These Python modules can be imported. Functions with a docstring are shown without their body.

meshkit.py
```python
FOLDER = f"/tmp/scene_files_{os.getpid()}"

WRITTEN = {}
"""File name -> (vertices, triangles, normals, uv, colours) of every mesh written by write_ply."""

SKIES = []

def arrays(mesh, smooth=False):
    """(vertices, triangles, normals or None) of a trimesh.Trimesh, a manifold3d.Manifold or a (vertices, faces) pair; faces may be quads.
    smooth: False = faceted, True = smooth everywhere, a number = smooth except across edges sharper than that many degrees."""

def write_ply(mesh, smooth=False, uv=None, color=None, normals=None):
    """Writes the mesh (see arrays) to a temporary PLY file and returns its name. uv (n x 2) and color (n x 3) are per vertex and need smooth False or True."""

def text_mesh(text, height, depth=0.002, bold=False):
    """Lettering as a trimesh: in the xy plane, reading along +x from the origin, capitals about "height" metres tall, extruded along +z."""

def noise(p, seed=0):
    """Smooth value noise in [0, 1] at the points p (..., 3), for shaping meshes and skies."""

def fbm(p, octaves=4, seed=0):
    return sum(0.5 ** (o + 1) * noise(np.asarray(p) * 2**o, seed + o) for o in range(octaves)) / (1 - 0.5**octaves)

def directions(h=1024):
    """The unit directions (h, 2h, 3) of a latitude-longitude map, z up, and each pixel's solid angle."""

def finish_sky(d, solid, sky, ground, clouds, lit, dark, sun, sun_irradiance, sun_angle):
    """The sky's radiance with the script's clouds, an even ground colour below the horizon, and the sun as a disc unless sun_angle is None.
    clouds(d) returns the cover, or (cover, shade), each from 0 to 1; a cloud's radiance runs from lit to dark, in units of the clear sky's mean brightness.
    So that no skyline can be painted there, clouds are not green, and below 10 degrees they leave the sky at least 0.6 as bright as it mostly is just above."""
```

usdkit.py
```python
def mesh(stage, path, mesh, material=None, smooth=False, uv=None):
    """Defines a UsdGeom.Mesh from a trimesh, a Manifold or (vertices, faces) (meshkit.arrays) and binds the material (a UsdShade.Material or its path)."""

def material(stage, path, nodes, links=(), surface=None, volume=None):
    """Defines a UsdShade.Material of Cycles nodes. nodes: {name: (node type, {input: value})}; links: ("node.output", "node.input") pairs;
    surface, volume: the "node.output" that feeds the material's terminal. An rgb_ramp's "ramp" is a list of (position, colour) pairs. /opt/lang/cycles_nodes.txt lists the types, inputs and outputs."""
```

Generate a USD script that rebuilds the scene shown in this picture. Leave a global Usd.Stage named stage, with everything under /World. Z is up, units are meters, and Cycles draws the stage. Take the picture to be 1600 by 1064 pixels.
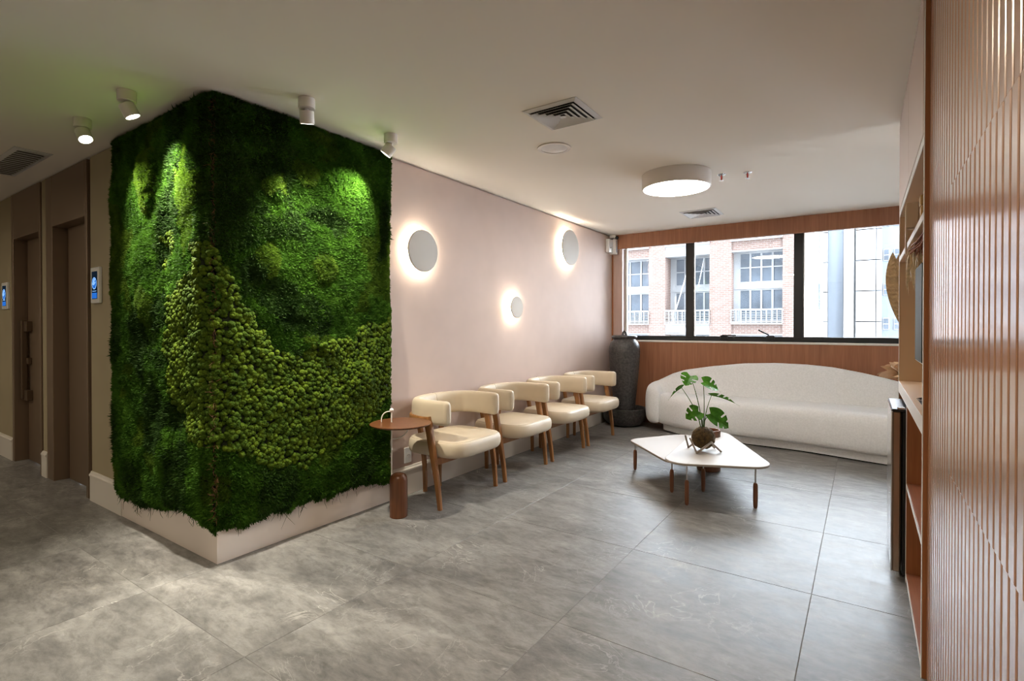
"""A waiting lounge: moss wall, cream chairs, curved sofa, window onto a brick building."""
import math
import numpy as np
import trimesh
import shapely.geometry as sg
from shapely import affinity
from scipy.interpolate import CubicSpline
import usdkit
import meshkit
from pxr import Usd, UsdGeom, UsdLux, UsdShade, Gf, Sdf, Vt

SKY = (6.1, 6.6, 7.4)
SPOT = 12000.0
LAMP = 31.0
HALO = 66.0
REAR = 9.0
FLOOR_C = [(0.10, 0.096, 0.092), (0.195, 0.187, 0.176), (0.28, 0.27, 0.255), (0.385, 0.372, 0.352), (0.52, 0.495, 0.46)]
MOSS = {'sheet': ((0.034, 0.092, 0.008), (0.082, 0.195, 0.018), (0.170, 0.310, 0.048)),
        'lime': ((0.052, 0.104, 0.008), (0.115, 0.200, 0.018), (0.21, 0.31, 0.045)),
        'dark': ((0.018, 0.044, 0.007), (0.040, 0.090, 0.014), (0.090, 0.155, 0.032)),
        'ball': ((0.032, 0.062, 0.003), (0.086, 0.134, 0.007), (0.135, 0.190, 0.015))}

stage = Usd.Stage.CreateInMemory()
UsdGeom.SetStageUpAxis(stage, UsdGeom.Tokens.z)
UsdGeom.SetStageMetersPerUnit(stage, 1.0)
WORLD = UsdGeom.Xform.Define(stage, '/World')
stage.SetDefaultPrim(WORLD.GetPrim())
UsdGeom.Scope.Define(stage, '/World/Looks')
PI = math.pi

# ------------------------------------------------------------------ camera
EYE, YAW, PITCH, FPX = (0.0, 0.0, 1.339), 34.15, 0.479, 810.1
cam = UsdGeom.Camera.Define(stage, '/World/camera')
cam.AddTranslateOp().Set(Gf.Vec3d(*EYE))
cam.AddRotateXYZOp().Set(Gf.Vec3f(90 - PITCH, 0, YAW))
cam.CreateHorizontalApertureAttr(36.0)
cam.CreateVerticalApertureAttr(36.0 * 1064 / 1600)
cam.CreateFocalLengthAttr(36.0 * FPX / 1600)
cam.CreateVerticalApertureOffsetAttr(-15 * 36.0 / 1600)
cam.CreateClippingRangeAttr(Gf.Vec2f(0.05, 500))
cam.CreateExposureAttr(0.17)

# ------------------------------------------------------------------ sky: bright even overcast
sky = UsdLux.DomeLight.Define(stage, '/World/sky')
sky.CreateIntensityAttr(1.0)
sky.CreateColorAttr(Gf.Vec3f(*SKY))

# strengths of the lamps, seen and added (they are built further down)
# (set in the first lines)

# ------------------------------------------------------------------ helpers
used = {}


def numbered(parent, name):
    k = used.get((parent, name), 0)
    used[(parent, name)] = k + 1
    return name if k == 0 else f'{name}_{k:03d}'


class Thing:
    """An Xform at the thing's base; parts are given in world coordinates unless local=True."""

    def __init__(self, name, label=None, cat=None, loc=(0, 0, 0), rotz=0.0, group=None, kind=None, top='/World'):
        self.name = numbered(top, name)
        self.path = f'{top}/{self.name}'
        x = UsdGeom.Xform.Define(stage, self.path)
        self.prim = x.GetPrim()
        self.loc, self.rotz = np.array(loc, float), rotz
        self.to = x.AddTranslateOp()
        self.to.Set(Gf.Vec3d(*map(float, loc)))
        self.ro = x.AddRotateZOp()
        self.ro.Set(float(rotz))
        tag(self.prim, label, cat, group, kind)

    def inv(self, m):
        v = np.asarray(m.vertices, float) - self.loc
        a = math.radians(-self.rotz)
        c, s = math.cos(a), math.sin(a)
        m = m.copy()
        m.vertices = np.stack([c * v[:, 0] - s * v[:, 1], s * v[:, 0] + c * v[:, 1], v[:, 2]], 1)
        return m

    def part(self, name, mesh, mat, smooth=False, local=False, label=None, parent=None, kind=None):
        base = parent or self.path
        path = f'{base}/{numbered(base, name)}'
        if not local:
            mesh = self.inv(mesh)
        o = usdkit.mesh(stage, path, mesh, M[mat], smooth)
        tag(o.GetPrim(), label, None, None, kind)
        return path


def tag(prim, label=None, cat=None, group=None, kind=None):
    for k, v in (('label', label), ('category', cat), ('group', group), ('kind', kind)):
        if v:
            prim.SetCustomDataByKey(k, v)


def single(name, mesh, mat, label=None, cat=None, smooth=False, group=None, kind=None):
    """A top-level thing of one mesh."""
    path = f'/World/{numbered("/World", name)}'
    o = usdkit.mesh(stage, path, mesh, M[mat], smooth)
    tag(o.GetPrim(), label, cat, group, kind)
    return path


def copy_of(src, name, label, loc, rotz=0.0, group=None, cat=None):
    t = Thing(name, label, cat, loc, rotz, group)
    t.prim.GetReferences().AddInternalReference(Sdf.Path(src.path))
    t.prim.SetInstanceable(True)
    return t


def box(x0, x1, y0, y1, z0, z1):
    m = trimesh.creation.box([abs(x1 - x0), abs(y1 - y0), abs(z1 - z0)])
    m.apply_translation([(x0 + x1) / 2, (y0 + y1) / 2, (z0 + z1) / 2])
    return m


def rbox(x0, x1, y0, y1, z0, z1, r=0.004):
    """A box with chamfered edges (hull of eight three-cornered corners)."""
    pts = []
    for x, sx in ((x0, 1), (x1, -1)):
        for y, sy in ((y0, 1), (y1, -1)):
            for z, sz in ((z0, 1), (z1, -1)):
                pts += [(x + sx * r, y + sy * r, z), (x + sx * r, y, z + sz * r), (x, y + sy * r, z + sz * r)]
    return trimesh.convex.convex_hull(np.array(pts))


def cat_(*ms):
    return trimesh.util.concatenate(list(ms))


def cyl(p0, p1, r, n=20, r1=None):
    """A (tapered) round bar from p0 to p1."""
    return tube([p0, p1], [r, r if r1 is None else r1], n)


def frames(p, closed=False, up=(0, 0, 1.0)):
    p = np.asarray(p, float)
    if closed:
        t = np.roll(p, -1, 0) - np.roll(p, 1, 0)
    else:
        t = np.gradient(p, axis=0)
    t /= np.linalg.norm(t, axis=1, keepdims=True) + 1e-12
    u = np.asarray(up, float)
    if abs(t @ u).max() > 0.98:
        u = np.array([1.0, 0, 0]) if abs(t[0, 0]) < 0.9 else np.array([0, 1.0, 0])
    a = np.cross(t, u)
    a /= np.linalg.norm(a, axis=1, keepdims=True) + 1e-12
    b = np.cross(a, t)
    return p, t, a, b


def loft(rings, closed_path=False, caps=True):
    """Joins rings (k, n, 3) into a mesh."""
    R = np.asarray(rings, float)
    k, n = R.shape[:2]
    v = R.reshape(-1, 3)
    i, j = np.meshgrid(np.arange(k if closed_path else k - 1), np.arange(n), indexing='ij')
    i2, j2 = (i + 1) % k, (j + 1) % n
    q = np.stack([i * n + j, i * n + j2, i2 * n + j2, i2 * n + j], -1).reshape(-1, 4)
    f = np.vstack([q[:, [0, 1, 2]], q[:, [0, 2, 3]]])
    if caps and not closed_path:
        c0, c1 = R[0].mean(0), R[-1].mean(0)
        v = np.vstack([v, c0, c1])
        a = np.arange(n)
        b = (a + 1) % n
        f = np.vstack([f, np.stack([np.full(n, k * n), b, a], 1), np.stack([np.full(n, k * n + 1), (k - 1) * n + a, (k - 1) * n + b], 1)])
    m = trimesh.Trimesh(v, f, process=False)
    trimesh.repair.fix_normals(m)
    if (caps or closed_path) and m.is_watertight and m.volume < 0:
        m.invert()
    return m


def sweep(path, prof, closed=False, up=(0, 0, 1.0), scale=None):
    """Sweeps a profile (n, 2) of (across, up) along a path; scale: per point factors (k,) or (k, 2)."""
    p, t, a, b = frames(path, closed, up)
    prof = np.asarray(prof, float)
    rings = []
    for i in range(len(p)):
        s = np.broadcast_to(1.0 if scale is None else np.asarray(scale[i]), (2,))
        rings.append(p[i] + prof[:, :1] * s[0] * a[i] + prof[:, 1:] * s[1] * b[i])
    return loft(rings, closed)


def circle(n, r=1.0):
    t = np.arange(n) * 2 * PI / n
    return np.stack([np.cos(t), np.sin(t)], 1) * r


def tube(path, r, n=10, closed=False):
    path = np.asarray(path, float)
    r = np.broadcast_to(np.asarray(r, float), (len(path),))
    return sweep(path, circle(n), closed, scale=r)


def superell(n, a, b, e=4.0):
    t = (np.arange(n) + 0.5) * 2 * PI / n
    c, s = np.cos(t), np.sin(t)
    return np.stack([a * np.sign(c) * np.abs(c) ** (2 / e), b * np.sign(s) * np.abs(s) ** (2 / e)], 1)


def lathe(prof, center=(0, 0, 0), n=48):
    """Revolves (r, z) pairs about the z axis."""
    prof = np.asarray(prof, float)
    rings = []
    t = np.arange(n) * 2 * PI / n
    for r, z in prof:
        r = max(r, 1e-5)
        rings.append(np.stack([r * np.cos(t) + center[0], r * np.sin(t) + center[1], np.full(n, z + center[2])], 1))
    return loft(rings)


def ring_wall(r0, r1, z0, z1, center=(0, 0, 0), n=48):
    """A flat ring with a hole."""
    rings = []
    t = np.arange(n) * 2 * PI / n
    for r, z in ((r0, z0), (r1, z0), (r1, z1), (r0, z1)):
        rings.append(np.stack([r * np.cos(t) + center[0], r * np.sin(t) + center[1], np.full(n, z + center[2])], 1))
    return loft(rings, closed_path=True)


def extrude(poly, z0, z1):
    ms = []
    for g in getattr(poly, 'geoms', [poly]):
        m = trimesh.creation.extrude_polygon(g, z1 - z0, engine='earcut')
        m.apply_translation([0, 0, z0])
        ms.append(m)
    return cat_(*ms)


def slab(poly, z0, z1, r=0.004):
    """An extruded outline with a rounded edge."""
    pts = np.array(poly.exterior.coords)[:-1]
    rings = []
    for k in range(5):
        a = k / 4 * PI / 2
        rings.append((r * (1 - math.sin(a)), z0 + r * (1 - math.cos(a))))
    rings += [(d, z0 + z1 - z) for d, z in rings[::-1]]
    t = np.roll(pts, -1, 0) - np.roll(pts, 1, 0)
    t /= np.linalg.norm(t, axis=1, keepdims=True)
    nrm = np.stack([t[:, 1], -t[:, 0]], 1) * (1 if poly.exterior.is_ccw else -1)
    return loft([np.column_stack([pts - nrm * d, np.full(len(pts), z)]) for d, z in rings])


def resample(pts, n, closed=True):
    pts = np.asarray(pts, float)
    if closed:
        pts = np.vstack([pts, pts[:1]])
    d = np.r_[0, np.cumsum(np.linalg.norm(np.diff(pts, axis=0), axis=1))]
    s = np.linspace(0, d[-1], n, endpoint=not closed)
    return np.stack([np.interp(s, d, pts[:, k]) for k in range(pts.shape[1])], 1)


def spline(pts, n, closed=False):
    pts = np.asarray(pts, float)
    if closed:
        pts = np.vstack([pts, pts[:1]])
    d = np.r_[0, np.cumsum(np.linalg.norm(np.diff(pts, axis=0), axis=1))]
    cs = CubicSpline(d, pts, bc_type='periodic' if closed else 'not-a-knot')
    return cs(np.linspace(0, d[-1], n, endpoint=not closed))


def turn(m, axis, deg, point=(0, 0, 0)):
    m = m.copy()
    m.apply_transform(trimesh.transformations.rotation_matrix(math.radians(deg), axis, point))
    return m


def moved(m, x=0, y=0, z=0):
    m = m.copy()
    m.apply_translation([x, y, z])
    return m


# ------------------------------------------------------------------ materials
M = {}


def mat(name, nodes, links, surface='p.BSDF'):
    M[name] = usdkit.material(stage, f'/World/Looks/{name}', nodes, links, surface=surface)


def plain(name, col, rough=0.5, metal=0.0, spec=0.5, bump=0.0, bscale=200.0, vary=0.0, vscale=3.0, coat=0.0, sheen=0.0):
    """One colour with a little mottling and fine relief."""
    nodes = {'p': ('principled_bsdf', {'base_color': col, 'roughness': rough, 'metallic': metal, 'specular_ior_level': spec, 'coat_weight': coat, 'coat_roughness': 0.12, 'sheen_weight': sheen}), 'g': ('geometry', {})}
    links = []
    if vary:
        nodes['n'] = ('noise_texture', {'scale': vscale, 'detail': 4.0})
        c = np.array(col)
        nodes['r'] = ('rgb_ramp', {'ramp': [(0.3, tuple(np.clip(c * (1 - vary), 0, 1))), (0.7, tuple(np.clip(c * (1 + vary), 0, 1)))]})
        links += [('g.position', 'n.vector'), ('n.fac', 'r.fac'), ('r.color', 'p.base_color')]
    if bump:
        nodes['bn'] = ('noise_texture', {'scale': bscale, 'detail': 3.0})
        nodes['b'] = ('bump', {'strength': bump, 'distance': 0.002})
        links += [('g.position', 'bn.vector'), ('bn.fac', 'b.height'), ('b.normal', 'p.normal')]
    mat(name, nodes, links)


def wood(name, dark, light, axis='z', rough=0.4, spec=0.5, coat=0.0, scale=1.0, contrast=1.0):
    """Veneer with grain along an axis."""
    k = {'x': (1.2, 22, 22), 'y': (22, 1.2, 22), 'z': (22, 22, 1.2)}[axis]
    k2 = {'x': (4, 160, 160), 'y': (160, 4, 160), 'z': (160, 160, 4)}[axis]
    mid = tuple((np.array(dark) + np.array(light)) / 2)
    mat(name, {
        'g': ('geometry', {}),
        'm': ('mapping', {'scale': tuple(scale * x for x in k)}),
        'm2': ('mapping', {'scale': tuple(scale * x for x in k2)}),
        'n': ('noise_texture', {'scale': 1.0, 'detail': 5.0, 'roughness': 0.6, 'distortion': 0.7}),
        'n2': ('noise_texture', {'scale': 1.0, 'detail': 2.0}),
        'mx': ('math', {'math_type': 'multiply_add', 'value2': 0.35, 'value3': 0.0}),
        'ad': ('math', {'math_type': 'multiply_add', 'value2': 0.75}),
        'r': ('rgb_ramp', {'ramp': [(0.5 - 0.22 / contrast, dark), (0.55, mid), (0.55 + 0.22 / contrast, light)]}),
        'b': ('bump', {'strength': 0.12, 'distance': 0.001}),
        'p': ('principled_bsdf', {'roughness': rough, 'specular_ior_level': spec, 'coat_weight': coat, 'coat_roughness': 0.15}),
    }, [('g.position', 'm.vector'), ('g.position', 'm2.vector'), ('m.vector', 'n.vector'), ('m2.vector', 'n2.vector'), ('n2.fac', 'mx.value1'),
        ('n.fac', 'ad.value1'), ('mx.value', 'ad.value3'), ('ad.value', 'r.fac'), ('r.color', 'p.base_color'), ('n2.fac', 'b.height'), ('b.normal', 'p.normal')])


def glow(name, col, strength):
    mat(name, {'e': ('emission', {'color': col, 'strength': strength})}, [], 'e.emission')


def stone(name, offset, rot):
    """Grey stone-look porcelain: cloudy streaks, dark smudges and thin pale veins."""
    mat(name, {
        'g': ('geometry', {}),
        'm': ('mapping', {'location': offset, 'rotation': (0, 0, rot), 'scale': (1.0, 2.2, 1.0)}),
        'm1': ('mapping', {'location': offset, 'rotation': (0, 0, rot)}),
        'n1': ('noise_texture', {'scale': 2.6, 'detail': 12.0, 'roughness': 0.72, 'distortion': 0.35}),
        'n2': ('noise_texture', {'scale': 11.0, 'detail': 9.0, 'roughness': 0.75, 'distortion': 0.4}),
        'nv': ('noise_texture', {'scale': 2.2, 'detail': 5.0, 'roughness': 0.55, 'distortion': 1.6}),
        'r1': ('rgb_ramp', {'ramp': [(0.30, FLOOR_C[0]), (0.48, FLOOR_C[1]), (0.62, FLOOR_C[2]), (0.8, FLOOR_C[3])]}),
        'r2': ('rgb_ramp', {'ramp': [(0.34, (0.62, 0.61, 0.60)), (0.52, (1.0, 1.0, 1.0)), (0.68, (1.18, 1.16, 1.13))]}),
        'mu': ('mix', {'mix_type': 'multiply', 'fac': 0.8}),
        # thin veins: where the distorted noise crosses one half
        'sb': ('math', {'math_type': 'subtract', 'value2': 0.5}),
        'ab': ('math', {'math_type': 'absolute'}),
        'mr': ('map_range', {'from_min': 0.0, 'from_max': 0.009, 'to_min': 1.0, 'to_max': 0.0, 'clamp': True}),
        'n3': ('noise_texture', {'scale': 1.7, 'detail': 3.0}),
        'mr3': ('map_range', {'from_min': 0.48, 'from_max': 0.66, 'to_min': 0.0, 'to_max': 0.65, 'clamp': True}),
        'vm': ('math', {'math_type': 'multiply'}),
        'mix': ('mix', {'mix_type': 'mix', 'color2': FLOOR_C[4]}),
        'b': ('bump', {'strength': 0.06, 'distance': 0.002}),
        'rr': ('map_range', {'from_min': 0.3, 'from_max': 0.7, 'to_min': FLOOR_R - 0.04, 'to_max': FLOOR_R + 0.08}),
        'p': ('principled_bsdf', {'specular_ior_level': 0.4}),
    }, [('g.position', 'm.vector'), ('g.position', 'm1.vector'), ('m.vector', 'n1.vector'), ('m.vector', 'n2.vector'), ('m1.vector', 'nv.vector'), ('m1.vector', 'n3.vector'),
        ('n1.fac', 'r1.fac'), ('n2.fac', 'r2.fac'), ('r1.color', 'mu.color1'), ('r2.color', 'mu.color2'),
        ('nv.fac', 'sb.value1'), ('sb.value', 'ab.value1'), ('ab.value', 'mr.value'), ('n3.fac', 'mr3.value'), ('mr.result', 'vm.value1'), ('mr3.result', 'vm.value2'),
        ('vm.value', 'mix.fac'), ('mu.color', 'mix.color1'), ('mix.color', 'p.base_color'), ('n2.fac', 'b.height'), ('b.normal', 'p.normal'), ('n1.fac', 'rr.value'), ('rr.result', 'p.roughness')])


def leafy(name, dark, mid, light, scale=6.0, trans=0.25, rough=0.7):
    """Foliage: colour varies over space and from tuft to tuft."""
    mat(name, {
        'g': ('geometry', {}), 'o': ('object_info', {}),
        'n': ('noise_texture', {'scale': scale, 'detail': 4.0, 'roughness': 0.65}),
        'mx': ('math', {'math_type': 'multiply_add', 'value2': 0.30, 'value3': -0.15}),
        'ad': ('math', {'math_type': 'add'}),
        'r': ('rgb_ramp', {'ramp': [(0.28, dark), (0.5, mid), (0.72, light)]}),
        'p': ('principled_bsdf', {'roughness': rough, 'specular_ior_level': 0.12}),
        't': ('translucent_bsdf', {}),
        'mc': ('mix_closure', {'fac': trans}),
    }, [('g.position', 'n.vector'), ('g.random_per_island', 'mx.value1'), ('n.fac', 'ad.value1'), ('mx.value', 'ad.value2'), ('ad.value', 'r.fac'), ('r.color', 'p.base_color'), ('r.color', 't.color'), ('p.BSDF', 'mc.closure1'), ('t.BSDF', 'mc.closure2')], 'mc.closure')


FLOOR_R = 0.43
plain('ceiling_paint', (0.87, 0.805, 0.715), 0.9, spec=0.2)
plain('pink_paint', (0.60, 0.468, 0.405), 0.75, spec=0.25, vary=0.025, vscale=5)
plain('lobby_paint', (0.37, 0.31, 0.20), 0.7, spec=0.3, vary=0.03, vscale=4)
plain('white_paint', (0.72, 0.69, 0.64), 0.5)
plain('skirting_paint', (0.70, 0.65, 0.58), 0.45)
plain('plinth_paint', (0.72, 0.63, 0.56), 0.55, vary=0.02)
plain('back_paint', (0.55, 0.50, 0.44), 0.8)
plain('grout', (0.20, 0.19, 0.18), 0.9)
for k in range(4):
    stone(f'stone_{"abcd"[k]}', [(0, 0, 0), (13.1, 4.7, 0), (5.3, 21.9, 0), (31.7, 9.2, 0)][k], [0.55, 0.62, 0.5, 0.7][k])
wood('veneer', (0.26, 0.098, 0.046), (0.44, 0.195, 0.100), 'z', 0.42)
wood('slat_veneer', (0.42, 0.20, 0.11), (0.56, 0.30, 0.175), 'z', 0.28, 1.0, coat=1.0)
plain('slat_backing', (0.050, 0.020, 0.005), 0.6)
wood('cabinet_wood', (0.26, 0.085, 0.025), (0.40, 0.15, 0.05), 'z', 0.45)
wood('shelf_wood', (0.28, 0.10, 0.05), (0.42, 0.17, 0.09), 'y', 0.4)
wood('pink_reveal', (0.50, 0.34, 0.29), (0.58, 0.42, 0.36), 'z', 0.4)
plain('cabinet_beige', (0.62, 0.43, 0.27), 0.55)
plain('cabinet_door', (0.62, 0.49, 0.42), 0.45)
plain('edge_white', (0.80, 0.76, 0.72), 0.35)
plain('bronze_metal', (0.235, 0.165, 0.110), 0.42, metal=0.55, spec=0.5)
plain('bronze_dark', (0.13, 0.085, 0.05), 0.45, metal=0.55)
plain('gap_black', (0.02, 0.018, 0.015), 0.8)
plain('frame_black', (0.012, 0.013, 0.014), 0.4)
plain('lamp_white', (0.76, 0.70, 0.65), 0.5)
plain('disc_grey', (0.56, 0.52, 0.47), 0.7)
plain('grille_metal', (0.66, 0.64, 0.62), 0.4, spec=0.5)
plain('vent_dark', (0.05, 0.05, 0.05), 0.8)
plain('vent_grey', (0.20, 0.19, 0.17), 0.7)
plain('chrome', (0.75, 0.75, 0.76), 0.18, metal=1.0)
plain('red_glass', (0.55, 0.05, 0.03), 0.2)
wood('chair_wood', (0.21, 0.088, 0.026), (0.38, 0.175, 0.060), 'z', 0.38, scale=1.5)
wood('table_wood', (0.095, 0.033, 0.011), (0.19, 0.070, 0.025), 'z', 0.33, scale=1.5)
wood('dark_leg_wood', (0.13, 0.045, 0.02), (0.24, 0.09, 0.04), 'z', 0.4, scale=1.5)
plain('leather', (0.62, 0.52, 0.385), 0.48, spec=0.5, bump=0.15, bscale=350, vary=0.03, vscale=9)
plain('leather_seam', (0.50, 0.41, 0.29), 0.6)
plain('boucle', (0.88, 0.885, 0.885), 0.95, spec=0.15, bump=0.7, bscale=420, vary=0.05, vscale=60, sheen=0.3)
plain('table_cream_shaded', (0.34, 0.285, 0.23), 0.5, spec=0.25)  # same cream darkened: shade and wall reflection painted into the lower top
plain('table_cream', (0.45, 0.40, 0.35), 0.5, spec=0.25)
plain('table_edge', (0.50, 0.45, 0.38), 0.4)
plain('steel', (0.62, 0.61, 0.60), 0.28, metal=1.0)
plain('white_metal', (0.80, 0.77, 0.72), 0.35)
plain('jar_stone', (0.055, 0.050, 0.047), 0.38, spec=0.5, bump=0.5, bscale=90, vary=0.55, vscale=38)
plain('white_plastic', (0.78, 0.77, 0.75), 0.4)
plain('blue_print', (0.05, 0.12, 0.42), 0.4)
plain('black_plastic', (0.012, 0.012, 0.013), 0.25)
plain('fridge_black', (0.008, 0.008, 0.008), 0.3)
plain('fridge_steel', (0.45, 0.33, 0.23), 0.22, metal=0.9)
plain('screen_grey', (0.07, 0.085, 0.075), 0.55, spec=0.2)
plain('kokedama', (0.075, 0.042, 0.012), 0.95, bump=1.0, bscale=160, vary=0.7, vscale=45)
plain('taupe_metal', (0.36, 0.31, 0.27), 0.45)
leafy('plant_leaf', (0.060, 0.20, 0.018), (0.11, 0.32, 0.03), (0.19, 0.43, 0.06), 25.0, 0.3, 0.35)
plain('plant_stem', (0.075, 0.15, 0.03), 0.5)
plain('dried_leaf', (0.30, 0.19, 0.085), 0.7, vary=0.25, vscale=18)
plain('dried_flower', (0.55, 0.36, 0.21), 0.7, vary=0.15, vscale=20)
plain('ceramic_sand', (0.45, 0.36, 0.27), 0.6)
plain('gold_straw', (0.72, 0.56, 0.34), 0.35, spec=0.6, vary=0.2, vscale=60)
plain('red_straw', (0.30, 0.09, 0.04), 0.5)
plain('ochre', (0.42, 0.24, 0.07), 0.6)
plain('beige_board', (0.55, 0.40, 0.27), 0.6)
plain('brown_twig', (0.13, 0.062, 0.020), 0.9, vary=0.5, vscale=40)
plain('moss_soil', (0.010, 0.016, 0.004), 0.95, vary=0.5, vscale=20)
leafy('moss_sheet', MOSS['sheet'][0], MOSS['sheet'][1], MOSS['sheet'][2], 5.0)
leafy('moss_lime', MOSS['lime'][0], MOSS['lime'][1], MOSS['lime'][2], 8.0)
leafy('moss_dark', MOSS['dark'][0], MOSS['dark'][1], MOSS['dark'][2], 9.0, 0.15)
leafy('moss_ball', MOSS['ball'][0], MOSS['ball'][1], MOSS['ball'][2], 14.0, 0.1, 0.85)
glow('lamp_lens', (1.0, 0.95, 0.85), 14.0)
glow('added_lamp_diffuser', (1.0, 0.87, 0.68), LAMP)
glow('lamp_diffuser_cool', (1.0, 0.95, 0.87), LAMP * 1.2)
glow('halo_led', (1.0, 0.92, 0.76), HALO)
glow('screen_black', (0.006, 0.012, 0.022), 1.0)
glow('screen_blue', (0.02, 0.14, 0.55), 1.0)
glow('screen_pale', (0.25, 0.50, 0.95), 1.0)
# exterior
mat('ext_brick', {'g': ('geometry', {}), 's': ('separate_xyz', {}), 'sm': ('math', {'math_type': 'add'}), 'c': ('combine_xyz', {}),
                  'b': ('brick_texture', {'color1': (0.17, 0.112, 0.094), 'color2': (0.14, 0.090, 0.074), 'mortar': (0.21, 0.18, 0.165), 'scale': 1.0, 'brick_width': 0.26, 'row_height': 0.09, 'mortar_size': 0.012}),
                  'p': ('principled_bsdf', {'roughness': 0.9, 'specular_ior_level': 0.1})},
    [('g.position', 's.vector'), ('s.x', 'sm.value1'), ('s.y', 'sm.value2'), ('sm.value', 'c.x'), ('s.z', 'c.y'), ('c.vector', 'b.vector'), ('b.color', 'p.base_color')])
plain('ext_white', (0.26, 0.265, 0.27), 0.8, spec=0.2)
plain('ext_render', (0.205, 0.207, 0.21), 0.9, spec=0.1, vary=0.03, vscale=0.6)
plain('ext_grey', (0.125, 0.14, 0.16), 0.9, spec=0.1)
plain('ext_glass', (0.075, 0.090, 0.110), 0.12, spec=0.5, vary=0.35, vscale=0.9)
plain('ext_asphalt', (0.35, 0.35, 0.35), 0.9)
mat('pane_glass', {'f': ('fresnel', {'IOR': 1.5}), 't': ('transparent_bsdf', {'color': (0.94, 0.96, 0.96)}), 'g': ('glossy_bsdf', {'color': (0.9, 0.9, 0.9), 'roughness': 0.0}), 'm': ('mix_closure', {})},
    [('f.fac', 'm.fac'), ('t.BSDF', 'm.closure1'), ('g.BSDF', 'm.closure2')], 'm.closure')
mat('water_glass', {'p': ('principled_bsdf', {'base_color': (0.95, 0.97, 1.0), 'roughness': 0.05, 'transmission_weight': 1.0, 'ior': 1.33})}, [])

# ================================================================== THE SETTING
XW, YE, YB, H = -3.019, 1.487, 7.05, 2.65      # pink wall, lobby wall, window wall, ceiling
XS, XU, Y0 = 0.202, 0.186, 2.50                # slatted wall, shelf unit front, where they meet
rng = np.random.default_rng(7)

# floor: square stone tiles with recessed joints
floor = Thing('floor', loc=(0, 0, 0), kind='structure')
floor.part('grout_bed', box(-9.2, 1.75, -3.7, 7.2, -0.05, -0.0015), 'grout')
P, G = 0.93, 0.0011
for i in range(-10, 3):
    for j in range(-6, 7):
        x0, x1 = max(-1.14 + i * P + G, -9.1), min(-1.14 + (i + 1) * P - G, 1.7)
        y0, y1 = max(2.05 + j * P + G, -3.6), min(2.05 + (j + 1) * P - G, 7.15)
        if x1 - x0 < 0.02 or y1 - y0 < 0.02 or (x1 < XW - 0.2 and y0 > YE + 0.25):
            continue
        floor.part('tile', rbox(x0, x1, y0, y1, -0.012, 0.0, 0.0012), 'stone_' + 'abcd'[int(rng.integers(0, 4))])

single('ceiling', box(-9.2, 1.75, -3.7, 7.25, H, H + 0.12), 'ceiling_paint', kind='structure')

# pink wall with a shadow gap under the ceiling
wl = Thing('wall_left', loc=(XW, YE, 0), kind='structure')
wl.part('wall_face', box(XW - 0.15, XW, YE, YB + 0.2, 0, H - 0.026), 'pink_paint')
wl.part('shadow_gap', box(XW - 0.15, XW - 0.03, YE, YB + 0.2, H - 0.026, H), 'pink_paint')

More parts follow.
